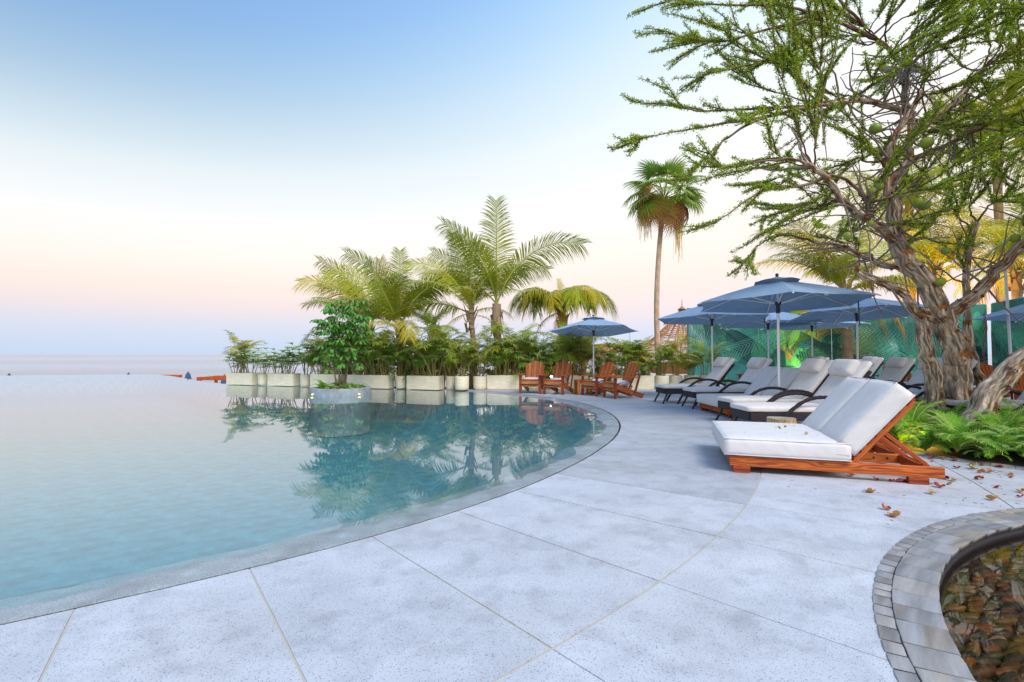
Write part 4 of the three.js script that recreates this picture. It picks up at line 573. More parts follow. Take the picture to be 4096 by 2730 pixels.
{ // fan palm
  const B = [5.25, -0.3, -17.45], t = thing('fan_palm', 'tall slim fan palm with dry hanging skirt above the pots', 'palm tree', B), rnd = rng(31);
  const c = V(0.22, 7.2, 0), tp = curve([[0, -0.1, 0], [-0.06, 1.6, 0], [-0.08, 3.4, 0], [0.02, 5.2, 0], [0.22, 7.2, 0]], 50);
  mesh('trunk', new MB().tube(tp, (u, a, l) => (0.105 - 0.025 * u) * (1 + 0.02 * Math.sin(l * 60)) * (1 + 0.3 * Math.pow(1 - Math.min(1, u * 8), 2)), 14), std(L(0.92, 0.82, 0.77), 0.92, { map: palmBarkTex }), t);
  const fan = (seed, dry) => { const r = rng(seed), m = new MB(), n = 38, RR = 0.76; for (let k = 0; k < n; k++) { const a = R(-112 + 224 * (k + 0.5) / n), d = V(Math.cos(a), 0, Math.sin(a)), q = V(-Math.sin(a), 0, Math.cos(a)), l = RR * (0.72 + 0.28 * Math.cos(a * 0.7)) * (0.9 + 0.2 * r()), h = 0.022, fold = (k % 2 ? 1 : -1) * 0.012, b0 = m.n, g = dry ? 0.9 : 0.55; for (const [f, hh] of [[0.04, 0.003], [0.5, h], [0.74, h * 0.7], [0.9, h * 0.3]]) { const y = -g * l * Math.pow(f, 3) * 0.6 + fold * f; for (const s of [-1, 1]) { const p = d.clone().multiplyScalar(l * f).add(q.clone().multiplyScalar(s * hh)); m.v(p.x, y + s * fold * 0.5, p.z); } } const e = d.clone().multiplyScalar(l * 1.0); m.v(e.x, -g * l * 0.75, e.z); for (let j = 0; j < 3; j++) m.q(b0 + 2 * j, b0 + 2 * j + 1, b0 + 2 * j + 3, b0 + 2 * j + 2); m.t(b0 + 6, b0 + 7, b0 + 8); } return m.geo(); };
  const fg = [1, 2, 3].map(s => fan(s, false)), dg = [4, 5].map(s => fan(s, true)), fm = [leafMat(0.26, 0.38, 0.03), leafMat(0.18, 0.30, 0.03), leafMat(0.36, 0.44, 0.05)];
  const put = (az, el, pl, bladeEl, g, m, nm) => { const d = V(Math.cos(R(az)) * Math.cos(R(el)), Math.sin(R(el)), -Math.sin(R(az)) * Math.cos(R(el))), p = c.clone().add(d.clone().multiplyScalar(pl)); const o = mesh(nm, g, m, t); o.position.copy(p); o.rotation.order = 'YZX'; o.rotation.set((rnd() - 0.5) * 0.5, R(az), R(bladeEl)); const pt = new MB().tube([c.clone().add(V(0, -0.1, 0)), c.clone().lerp(p, 0.6).add(V(0, 0.05, 0)), p], u => 0.018 - 0.009 * u, 5); mesh('leaf_stalk', pt, nm === 'dry_leaf' ? M.boot : std(L(0.30, 0.34, 0.06), 0.6), t); };
  for (let k = 0; k < 20; k++) { const el = 78 - k * 5.2; put(k * 137.5 + 20, el, 0.62 + 0.3 * rnd(), el - 18, fg[k % 3], fm[k % 3], 'fan_leaf'); }
  for (const [az, el, pl] of [[178, 8, 0.95], [165, -5, 0.85], [5, 0, 0.95], [-20, -10, 0.8], [200, -20, 0.8]]) put(az, el, pl, el - 35, fg[1], fm[0], 'fan_leaf');
  put(-88, -28, 0.55, -75, fg[2], fm[2], 'fan_leaf');
  for (let k = 0; k < 7; k++) put([185, 160, 210, 340, 20, 250, 280][k], -14 - k * 7, 0.6 + 0.35 * rnd(), -70 - 15 * rnd(), dg[k % 2], k % 3 ? LEAF.dead : leafMat(0.42, 0.20, 0.06), 'dry_leaf');
  const str = new MB(); for (let k = 0; k < 150; k++) { const left = k < 90, az = left ? 180 + (rnd() - 0.5) * 50 : k < 68 ? 230 + rnd() * 50 : -10 + (rnd() - 0.5) * 50, rr = left ? 0.55 + rnd() * 0.5 : 0.35 + rnd() * 0.3, y0 = left ? 0.35 : -0.2, l = 0.7 + rnd() * (left ? 1.2 : 1.4); const a0 = V(Math.cos(R(az)) * rr * 0.75, y0 + (rnd() - 0.5) * 0.2, -Math.sin(R(az)) * rr * 0.75), p = [a0, a0.clone().add(V(Math.cos(R(az)) * 0.12, -0.15 * l, 0.1 * (rnd() - 0.5)))]; for (let q = 1; q < 4; q++) p.push(p[p.length - 1].clone().add(V((rnd() - 0.5) * 0.12, -l * 0.3, (rnd() - 0.5) * 0.12))); str.tube(p.map(v => v.add(c)), u => 0.013 * (1 - 0.6 * u), 3, { caps: false }); } mesh('flower_strands', str, std(L(0.82, 0.50, 0.18), 0.95), t);
}

// planted clumps: cane palms, lady palms and the pool island shrub
function canePalm(seed, n, h, spread) {
  const t = new THREE.Group(); t.name = 'cane_palm'; const rnd = rng(seed), ca = new MB(), lv = new MB();
  for (let k = 0; k < n; k++) {
    const a = rnd() * 6.28, r = spread * Math.sqrt(rnd()), b = V(Math.cos(a) * r * 0.5, 0, Math.sin(a) * r * 0.4), hh = h * (0.1 + 0.6 * rnd()), tip = b.clone().add(V(Math.cos(a) * r * 0.7, hh, Math.sin(a) * r * 0.6)); ca.tube([b, b.clone().lerp(tip, 0.5).add(V(0, 0.03, 0)), tip], u => 0.012 - 0.004 * u, 5, { caps: false });
    const nf = 2 + Math.floor(rnd() * 2); for (let q = 0; q < nf; q++) { const f = frond({ L: h * (0.42 + 0.25 * rnd()), e0: 62 + 26 * rnd(), droop: 70 + 60 * rnd(), n: 17, ll: 0.27, w: 0.03, sag: 0.45, lift: 0.3, rnd, from: 0.22, ribr: 0.007 }), az = a + (rnd() - 0.5) * 3.4, m = mat4(tip.x, tip.y - 0.02, tip.z, 0, -az, 0); lv.add(f.leaf, m); ca.add(f.rib, m); }
  }
  mesh('canes', ca, M.cane, t); stuff(mesh('foliage', lv, LEAF.areca[seed % 3], t)); t.userData = { category: 'plant' }; return t;
}
function ladyPalm(seed, n, h) {
  const t = new THREE.Group(); t.name = 'lady_palm'; const rnd = rng(seed), ca = new MB(), lv = new MB();
  for (let k = 0; k < n; k++) {
    const a = rnd() * 6.28, r = 0.16 * Math.sqrt(rnd()), b = V(Math.cos(a) * r, 0, Math.sin(a) * r * 0.7), hh = h * (0.3 + 0.6 * rnd()), tip = b.clone().add(V(Math.cos(a) * 0.14, hh, Math.sin(a) * 0.1)); ca.tube([b, b.clone().lerp(tip, 0.5), tip], 0.009, 5, { caps: false });
    for (let q = 0; q < 5; q++) { const az = rnd() * 6.28, el = R(10 + 60 * rnd()), pl = 0.12 + 0.12 * rnd(), o = b.clone().lerp(tip, 0.55 + 0.45 * q / 4), hub = o.clone().add(V(Math.cos(az) * Math.cos(el), Math.sin(el), Math.sin(az) * Math.cos(el)).multiplyScalar(pl)); ca.tube([o, hub], 0.004, 3, { caps: false }); const nf = 7; for (let f = 0; f < nf; f++) { const aa = az + R(-85 + 170 * f / (nf - 1)), l = 0.2 + 0.07 * rnd(), d = V(Math.cos(aa) * 0.9, Math.sin(el) * 0.45 + 0.1 * rnd(), Math.sin(aa) * 0.9).normalize(), s = V(-Math.sin(aa), 0, Math.cos(aa)).multiplyScalar(0.02), m1 = hub.clone().add(d.clone().multiplyScalar(l * 0.55)), e = hub.clone().add(d.clone().multiplyScalar(l)); e.y -= 0.06; const z = lv.n; for (const p of [hub.clone().sub(s.clone().multiplyScalar(0.3)), hub.clone().add(s.clone().multiplyScalar(0.3)), m1.clone().sub(s), m1.clone().add(s), e]) lv.v(p.x, p.y, p.z); lv.q(z, z + 1, z + 3, z + 2); lv.t(z + 2, z + 3, z + 4); } }
  }
  mesh('canes', ca, M.cane, t); stuff(mesh('foliage', lv, LEAF.rhapis, t)); t.userData = { category: 'plant' }; return t;
}
const caneV = [canePalm(3, 12, 1.35, 0.3), canePalm(4, 13, 1.5, 0.34), canePalm(5, 12, 1.25, 0.3), canePalm(6, 14, 1.7, 0.36)], ladyV = [ladyPalm(7, 7, 0.62), ladyPalm(8, 8, 0.7), ladyPalm(9, 6, 0.55)];
{
  const rnd = rng(55), ORD = ['first', 'second', 'third', 'fourth', 'fifth', 'sixth', 'seventh', 'eighth', 'ninth', 'tenth', 'eleventh', 'twelfth', 'thirteenth', 'fourteenth', 'fifteenth', 'sixteenth'];
  const grow = (src, label, x, z, s, y = 0.4) => copyOf(src, label, [x, y, z], rnd() * 6.28, 'plants in the cream planters', s);
  BOXES.forEach(([x, z, w, a, label], i) => {
    const k = i < 2 ? 3 : Math.round(w / 0.34);
    for (let q = 0; q < k; q++) { const f = (q + 0.5) / k - 0.5, px = x + Math.cos(a) * f * (w - 0.2), pz = z - Math.sin(a) * f * (w - 0.2), lb = label.replace('cream box planter', 'box planter').replace('long box', 'long box').replace(' of the planter row', '').replace(' right of pool island, left of the paired pots', ' left of the paired pots'); if (i === 0 && q === 1) grow(caneV[1], 'feathery cane palm in the planter at the far left end', px, pz, 1.0); else if (i < 2) grow(ladyV[q % 3], `${ORD[q]} lady palm from left in the ${lb}`, px, pz, 1.3 + 0.3 * rnd()); else grow(caneV[(i + q) % 4], `${ORD[q]} cane palm from left in the ${lb}`, px, pz, (i === 7 ? 0.72 : 0.95) + 0.3 * rnd()); }
  });
  POTS.forEach(([x, z, r, h, label], i) => { const l = label.replace(/^/, ''); if (i < 2) grow(ladyV[i], `lady palm in the ${l}`, x, z, i ? 1.7 : 1.35); else grow(caneV[i % 4], `cane palm growing in the ${l}`, x, z, (i > 6 ? 0.7 : 0.85) + 0.25 * rnd()); });
  [[-6.2, -19.3], [-5.2, -18.9], [-4.3, -18.5], [-3.4, -18.1], [-2.5, -17.8], [-0.4, -17.7], [0.5, -17.8], [1.3, -17.7], [2.2, -17.8], [3.0, -17.7], [3.8, -17.7], [4.5, -17.6], [-3.9, -19.2], [-2.0, -18.9], [0.3, -18.9], [2.8, -18.9]].forEach(([x, z], i) => { const o = copyOf(caneV[(i * 3 + 1) % 4], `${ORD[i < 12 ? i : i - 12]} tall feathery palm from left in the ${i < 12 ? 'front' : 'rear'} hedge row behind planters`, [x, -0.35, z], rnd() * 6.28, 'hedge palms behind the planters', (x > 2.5 ? 0.72 : 1.25) + 0.3 * rnd()); o.name = numbered('hedge_palm'); });
}
function leafPlant(name, label, cat, x, y, z, s, mats, seed, n, ll) { const t = thing(name, label, cat, [x, y, z]), r = rng(seed), m = new MB(); for (let k = 0; k < n; k++) { const a = r() * 6.28, el = R(20 + 60 * r()), l = ll * (0.7 + 0.5 * r()), d = V(Math.cos(a) * Math.cos(el), Math.sin(el), Math.sin(a) * Math.cos(el)), q = V(-Math.sin(a), 0, Math.cos(a)).multiplyScalar(l * 0.18), b = V((r() - 0.5) * s, r() * s * 0.5, (r() - 0.5) * s * 0.8), i = m.n; for (const p of [b, b.clone().add(d.clone().multiplyScalar(l * 0.5)).sub(q), b.clone().add(d.clone().multiplyScalar(l * 0.5)).add(q), b.clone().add(d.clone().multiplyScalar(l)).add(V(0, -0.1 * l, 0))]) m.v(p.x, p.y, p.z); m.t(i, i + 1, i + 2); m.t(i + 1, i + 3, i + 2); } stuff(mesh('foliage', m, mats, t)); return t; }
leafPlant('broadleaf_shrub', 'lime leafed plant behind the far left lounger', 'plant', 6.6, 0, -14.3, 0.5, LEAF.lime, 3, 60, 0.22); leafPlant('broadleaf_shrub', 'yellow green groundcover clump before the printed screen', 'plant', 7.1, 0, -13.9, 0.6, LEAF.lime, 4, 80, 0.15); leafPlant('broadleaf_shrub', 'small green clump behind the second lounger', 'plant', 9.7, 0, -16.3, 0.6, LEAF.areca[1], 5, 80, 0.2);
leafPlant('banana_plant', 'broad leafed green plant behind the hedge left of tallest palm', 'plant', -2.7, 0.5, -18.9, 0.8, LEAF.scheff, 6, 26, 0.8); leafPlant('banana_plant', 'broad leafed green plant behind the pool island shrub', 'plant', -5.0, 0.6, -18.6, 0.7, LEAF.scheff, 7, 22, 0.75);

{ // round island planter in the pool
  const IX = -5.28, IZ = -15.15, t = thing('island_planter', 'round grey granite planter standing in the pool', 'planter', [IX, 0, IZ]);
  const g = new THREE.LatheGeometry([[0.9, -1.2], [0.9, 0.165], [0.892, 0.175], [0.74, 0.175], [0.732, 0.165], [0.732, 0.02]].map(p => new THREE.Vector2(...p)), 64), uv = g.attributes.uv, P = g.attributes.position; for (let k = 0; k < P.count; k++) uv.setXY(k, uv.getX(k) * 5.6, P.getY(k)); mesh('granite_ring', g, M.granite, t);
  const s = new THREE.CircleGeometry(0.735, 32); s.rotateX(-Math.PI / 2); s.translate(0, 0.09, 0); mesh('soil', s, M.soil, t);
  for (const [a, lb] of [[R(232), 'left'], [R(-38), 'right']]) {
    const p = V(IX + Math.cos(a) * 0.925, 0.01, IZ - Math.sin(a) * 0.925), o = thing('pool_light', `tiny lit yellow lamp on the ${lb} side of the pool island`, 'lamp', [p.x, p.y, p.z], a); mesh('fitting', new MB().tube([V(-0.02, 0, 0), V(0.012, 0, 0)], 0.024, 12), M.alu, o); const lens = new THREE.SphereGeometry(0.022, 12, 8); lens.translate(0.02, 0, 0); mesh('lamp_lens', lens, std(L(0.9, 0.8, 0.2), 0.4, { emissive: L(1, 0.78, 0.08), emissiveIntensity: 1.5 }), o);
    const l = new THREE.PointLight(L(1, 0.8, 0.15), 0.001, 4); l.position.set(p.x + Math.cos(a) * 0.06, p.y, p.z - Math.sin(a) * 0.06); l.castShadow = true; scene.add(l);
  }
  const sh = thing('umbrella_tree', 'slender umbrella tree with drooping glossy leaves on the pool island', 'shrub', [IX, 0.08, IZ]), rnd = rng(41), st = new MB(), lv = new MB();
  for (let k = 0; k < 5; k++) {
    const a = k * 1.3, b = V(Math.cos(a) * 0.12, 0, Math.sin(a) * 0.12), tip = V(Math.cos(a) * (0.2 + 0.25 * rnd()) + 0.05, 2.15 + 0.4 * rnd(), Math.sin(a) * 0.3), path = curve([b, b.clone().lerp(tip, 0.4).add(V(0.1 * (rnd() - 0.5), 0, 0.1)), b.clone().lerp(tip, 0.75).add(V(0.12 * (rnd() - 0.5), 0, 0)), tip], 14); st.tube(path, u => 0.02 - 0.012 * u, 6);
    for (let q = 0; q < 30; q++) {
      const f = 0.24 + 0.76 * Math.pow(q / 29, 0.75), p = path[Math.min(14, Math.round(f * 14))], az = q * 2.4 + k, l = 0.24 + 0.22 * rnd() + (f > 0.5 ? 0.1 : 0), el = R(30 - 20 * rnd() + (f > 0.9 ? 30 : 0)), hub = p.clone().add(V(Math.cos(az) * Math.cos(el), Math.sin(el), Math.sin(az) * Math.cos(el)).multiplyScalar(l)); st.tube([p, hub], 0.004, 3, { caps: false });
      for (let n = 0; n < 8; n++) { const aa = n / 8 * 6.28 + rnd(), ll = 0.19 + 0.06 * rnd(), d = V(Math.cos(aa) * 0.75, -0.55 - 0.2 * rnd(), Math.sin(aa) * 0.75).normalize(), s2 = V(-Math.sin(aa), 0, Math.cos(aa)).multiplyScalar(0.038), i = lv.n, m0 = hub.clone().add(V(Math.cos(aa) * 0.05, 0.012, Math.sin(aa) * 0.05)), m1 = m0.clone().add(d.clone().multiplyScalar(ll * 0.45)).add(V(0, 0.02, 0)), m2 = m0.clone().add(d.clone().multiplyScalar(ll * 0.8)), e = m0.clone().add(d.clone().multiplyScalar(ll)); for (const v of [hub, m1.clone().sub(s2), m1.clone().add(s2), m2.clone().sub(s2.clone().multiplyScalar(0.75)), m2.clone().add(s2.clone().multiplyScalar(0.75)), e]) lv.v(v.x, v.y, v.z); lv.t(i, i + 1, i + 2); lv.q(i + 1, i + 3, i + 4, i + 2); lv.t(i + 3, i + 5, i + 4); }
    }
  }
  mesh('stems', st, std(L(0.20, 0.14, 0.07), 0.8), sh); stuff(mesh('foliage', lv, new THREE.MeshPhysicalMaterial({ color: L(0.09, 0.29, 0.02), roughness: 0.8, transmission: 0.3, thickness: 0, side: THREE.DoubleSide }), sh));
}
function makeFern(seed, n, len, m) { const t = new THREE.Group(); t.name = 'fern'; const rnd = rng(seed); for (let k = 0; k < n; k++) { const f = frond({ L: len * (0.75 + 0.5 * rnd()), e0: 52 + 36 * rnd(), droop: 66 + 60 * rnd(), n: 24, ll: len * 0.21, w: 0.014, sag: 0.1, lift: 0.06, rnd, from: 0.1, ribr: 0.004 }); const o = mesh('frond', f.leaf, m[k % m.length], t); o.rotation.order = 'YXZ'; o.rotation.set((rnd() - 0.5) * 0.6, k / n * 6.283 + rnd() * 0.5, 0); mesh('midrib', f.rib, M.stalk, o); } t.userData = { category: 'fern' }; return t; }
const fernV = [makeFern(1, 17, 0.42, [LEAF.fern, LEAF.fern2]), makeFern(2, 19, 0.46, [LEAF.fern, LEAF.fern]), makeFern(3, 15, 0.38, [LEAF.fern2, LEAF.fern])];
{ const r = rng(66); for (let k = 0; k < 9; k++) { const a = k * 2.4, d = 0.2 + 0.42 * Math.sqrt(r()); copyOf(fernV[k % 3], 'small fern spilling over the rim of the round pool island', [-5.28 + Math.cos(a) * d, 0.09, -15.15 + Math.sin(a) * d], r() * 6, 'ferns on the pool island', 0.72 + 0.2 * r()); } }
// ------------------------------------------------------------------ printed screen fence
function printed(w, h, seed, left) {                             // colour of the screen fabric: flat leaf print plus colour patches
  const c = document.createElement('canvas'); c.width = w; c.height = h; const x = c.getContext('2d'), r = rng(seed);
  const blob = (cx, cy, rad, col, n = 26) => { x.fillStyle = col; for (let k = 0; k < n; k++) { x.globalAlpha = 0.1; x.beginPath(); x.ellipse(cx + (r() - 0.5) * rad, cy + (r() - 0.5) * rad * 0.7, rad * (0.3 + 0.5 * r()), rad * (0.2 + 0.4 * r()), r() * 3, 0, 7); x.fill(); } x.globalAlpha = 1; };
  x.fillStyle = '#3f897f'; x.fillRect(0, 0, w, h);
  for (let k = 0; k < 70; k++) blob(r() * w, r() * h, 40 + 120 * r(), ['#2b6f70', '#5aaa9c', '#3a807c', '#7dbbac', '#235e62'][Math.floor(r() * 5)], 8);
  const fan = (cx, cy, rad, a0, a1, n, col, lw, al = 0.85) => { x.strokeStyle = col; x.globalAlpha = al; for (let k = 0; k < n; k++) { const a = a0 + (a1 - a0) * k / (n - 1) + (r() - 0.5) * 0.04, l = rad * (0.75 + 0.3 * r()); x.lineWidth = lw; x.beginPath(); x.moveTo(cx + Math.cos(a) * l * 0.12, cy + Math.sin(a) * l * 0.12); x.lineTo(cx + Math.cos(a) * l, cy + Math.sin(a) * l); x.stroke(); } x.globalAlpha = 1; };
  const feather = (x0, y0, x1, y1, n, ll, col, lw, al = 0.8) => { x.globalAlpha = al; x.strokeStyle = col; const a = Math.atan2(y1 - y0, x1 - x0); for (let k = 0; k < n; k++) { const f = k / n, px = x0 + (x1 - x0) * f, py = y0 + (y1 - y0) * f + Math.sin(f * 3.1) * -20; for (const s of [-1, 1]) { const b = a + s * (0.9 - 0.35 * f), l = ll * (0.4 + 0.6 * Math.sin(3.1 * (f * 0.85 + 0.1))); x.lineWidth = lw; x.beginPath(); x.moveTo(px, py); x.quadraticCurveTo(px + Math.cos(b) * l * 0.6, py + Math.sin(b) * l * 0.6, px + Math.cos(b) * l, py + Math.sin(b) * l + l * 0.15); x.stroke(); } } x.globalAlpha = 1; };
    const banana = (cx, cy, len, wid, a, col, rib) => { x.save(); x.translate(cx, cy); x.rotate(a); x.fillStyle = col; x.beginPath(); x.moveTo(0, 0); for (let k = 0; k <= 20; k++) { const f = k / 20; x.lineTo(len * f, -wid * Math.sin(Math.PI * Math.pow(f, 0.8)) * (0.85 + 0.25 * r())); } for (let k = 20; k >= 0; k--) { const f = k / 20; x.lineTo(len * f, wid * Math.sin(Math.PI * Math.pow(f, 0.8)) * (0.85 + 0.25 * r())); } x.fill(); x.strokeStyle = rib; x.lineWidth = 3; x.beginPath(); x.moveTo(0, 0); x.lineTo(len, 0); x.stroke(); x.lineWidth = 1; x.globalAlpha = 0.5; for (let k = 1; k < 22; k++) { const f = k / 22, q = wid * Math.sin(Math.PI * Math.pow(f, 0.8)); x.beginPath(); x.moveTo(len * f - 10, 0); x.lineTo(len * f + 8, -q * 0.9); x.moveTo(len * f - 10, 0); x.lineTo(len * f + 8, q * 0.9); x.stroke(); } x.restore(); };
  if (left) {
    blob(w * 0.06, h * 0.3, 190, '#a9c0bd', 40); blob(w * 0.16, h * 0.2, 130, '#93b5b0', 30); blob(w * 0.45, h * 0.35, 260, '#b59a45', 50); blob(w * 0.56, h * 0.5, 240, '#a98f52', 50); blob(w * 0.36, h * 0.55, 180, '#c2a33c', 40); blob(w * 0.5, h * 0.08, 190, '#e3c70c', 60); blob(w * 0.42, h * 0.06, 150, '#e8d014', 50); blob(w * 0.62, h * 0.35, 180, '#8fb58a', 30);  // includes a bright yellow patch set into the fabric colour near the top
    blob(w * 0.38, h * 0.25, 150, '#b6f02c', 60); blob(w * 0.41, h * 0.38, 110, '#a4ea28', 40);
    fan(w * 0.1, h * 0.5, 300, -2.4, -0.4, 22, '#3fa877', 9, 0.7); fan(w * 0.05, h * 0.1, 260, 0.2, 1.4, 22, '#1c4a44', 7, 0.7); feather(w * 0.02, h * 0.15, w * 0.22, h * 0.7, 40, 120, '#16403c', 5); feather(w * 0.14, h * 0.3, w * 0.34, h * 0.95, 46, 130, '#12383a', 6, 0.9); feather(w * 0.3, h * 0.25, w * 0.5, h * 0.75, 40, 150, '#17433a', 6, 0.8); feather(w * 0.24, h * 0.9, w * 0.3, h * 0.2, 44, 130, '#4fc67e', 4, 0.8);
    banana(w * 0.36, h * 0.98, 330, 52, -1.95, '#5fc96e', '#a6ef9a'); banana(w * 0.37, h * 0.98, 340, 58, -1.35, '#58bd67', '#9be890'); banana(w * 0.355, h * 0.55, 300, 30, -1.2, '#9be63b', '#d2ff7a'); banana(w * 0.34, h * 0.55, 300, 34, -1.85, '#8bd83c', '#caff7a');
    feather(w * 0.42, h * 0.62, w * 0.66, h * 0.42, 60, 120, '#6b8b45', 4); feather(w * 0.4, h * 0.45, w * 0.62, h * 0.85, 54, 120, '#1f4a34', 5); fan(w * 0.63, h * 0.62, 170, -3.1, 0.1, 26, '#3f7a4a', 4); fan(w * 0.66, h * 0.75, 130, -3, 0, 20, '#1f5142', 5);
    for (let k = 0; k < 12; k++) feather(w * (0.2 + 0.5 * r()), h * (0.7 + 0.3 * r()), w * (0.2 + 0.5 * r()), h * (0.6 + 0.3 * r()), 26, 60, ['#12363a', '#2f8560', '#1a4b46'][k % 3], 4);
    fan(w * 0.86, h * 0.86, 330, -2.75, -0.4, 44, '#123c38', 9, 0.9); fan(w * 0.86, h * 0.86, 330, -2.72, -0.42, 44, '#4fae84', 4, 0.9); fan(w * 0.74, h * 0.6, 260, -2.4, -0.7, 26, '#2f7f66', 6); banana(w * 0.755, h * 1.0, 330, 34, -1.5, '#3f9d73', '#7fd0a6'); banana(w * 0.785, h * 0.98, 280, 26, -1.35, '#2c8262', '#5fb891'); fan(w * 0.98, h * 0.5, 260, 1.6, 4.2, 26, '#184b47', 7);
    for (let k = 0; k < 10; k++) banana(w * (0.22 + 0.75 * r()), h * (0.8 + 0.2 * r()), 60 + 60 * r(), 12, -2.6 + 2 * r(), ['#3fae78', '#57c486', '#2b7d60'][k % 3], '#8fe0b0');
    blob(w * 0.7, h * 0.5, 60, '#cfe0dc', 14); blob(w * 0.71, h * 0.75, 50, '#c5d8d8', 14); blob(w * 0.885, h * 0.75, 36, '#c5d8d8', 10);
  } else {
    for (let k = 0; k < 5; k++) { fan(w * (0.1 + 0.2 * k), h * (0.75 + 0.2 * r()), 330, -2.8, -0.3, 36, '#0f3434', 8, 0.9); fan(w * (0.1 + 0.2 * k), h * (0.75 + 0.2 * r()), 320, -2.8, -0.3, 30, '#2f7d6a', 4, 0.8); } for (let k = 0; k < 8; k++) feather(w * r(), h * r(), w * r(), h * r(), 30, 90, ['#2b6e60', '#123d3c'][k % 2], 5); for (let k = 0; k < 6; k++) banana(w * r(), h, 260, 24, -1.5 + (r() - 0.5), '#2a705c', '#4f9c84');
  }
  for (let k = 0; k < 34; k++) { let cx = r() * w; if (left && k % 3 && cx < w * 0.62 && cx > w * 0.3) cx = w * (0.62 + 0.36 * r()); const cy = h * (0.3 + 0.8 * r()), rr = 60 + 150 * r(), a0 = -2.9 + r() * 0.8; fan(cx, cy, rr, a0, a0 + 1.9, 26, ['#1d5553', '#246660', '#184a4c'][k % 3], 6, 0.45); fan(cx + 4, cy, rr * 0.96, a0, a0 + 1.9, 24, ['#63c2a0', '#4fae8c', '#8ad8b4'][k % 3], 2.5, 0.55); }
  for (let k = 0; k < 16; k++) feather(w * r(), h * r(), w * r(), h * r(), 34, 90, ['#123c3c', '#57b896', '#1d5850', '#7fcfae'][k % 4], 3.5, 0.7);
  x.globalAlpha = 0.22; x.strokeStyle = '#0d2a28'; x.lineWidth = 1; for (let k = -h; k < w + h; k += 15) { x.beginPath(); x.moveTo(k, 0); x.lineTo(k + h, h); x.moveTo(k, h); x.lineTo(k + h, 0); x.stroke(); }
  x.globalAlpha = 1; const t = new THREE.CanvasTexture(c); t.colorSpace = THREE.SRGBColorSpace; return t;
}
function screen(label, a, b, h, texm, n) {
  const t = thing('screen_fence', label, 'fence', [a[0], 0, a[1]], -Math.atan2(b[1] - a[1], b[0] - a[0])), len = Math.hypot(b[0] - a[0], b[1] - a[1]), mat = new THREE.MeshPhysicalMaterial({ map: texm, roughness: 0.85, transmission: 0.12, thickness: 0, side: THREE.DoubleSide });
  for (let k = 0; k <= n; k++) mesh('post', new MB().tube([V(len * k / n, -0.3, -0.06), V(len * k / n, h + 0.02, -0.06)], 0.03, 8), std(L(0.12, 0.32, 0.28), 0.6), t);
  for (const y of [h, 1.22, 0.1]) mesh('rail', new MB().tube([V(0, y, -0.045), V(len, y, -0.045)], 0.02, 6), std(L(0.16, 0.36, 0.33), 0.6), t);
  for (let k = 0; k < n; k++) {                                  // fabric lengths, each slightly slack
    const g = new MB(), x0 = len * k / n + 0.008, x1 = len * (k + 1) / n - 0.008, nu = 14, nv = 8; for (let j = 0; j <= nv; j++) for (let i = 0; i <= nu; i++) { const u = i / nu, v = j / nv, x = x0 + (x1 - x0) * u; g.v(x, 0.05 + (h - 0.06) * v, 0.012 + 0.035 * (fbm(x * 1.6, v * 3, 7 + k, 3) - 0.5) + 0.015 * Math.sin(u * Math.PI), x / len, v); } for (let j = 0; j < nv; j++) for (let i = 0; i < nu; i++) { const q = j * (nu + 1) + i; g.q(q, q + 1, q + nu + 2, q + nu + 1); } mesh('printed_panel', g, mat, t);
  }
  return t;
}
screen('long green screen fence with tropical leaf print, yellow patch near its top', [6.95, -19.3], [17.2, -17.7], 3.0, printed(2048, 600, 5, true), 4);
screen('dark teal leaf printed screen fence turning towards the camera at right', [17.28, -17.62], [14.6, -11.4], 3.02, printed(1024, 480, 8, false), 2);

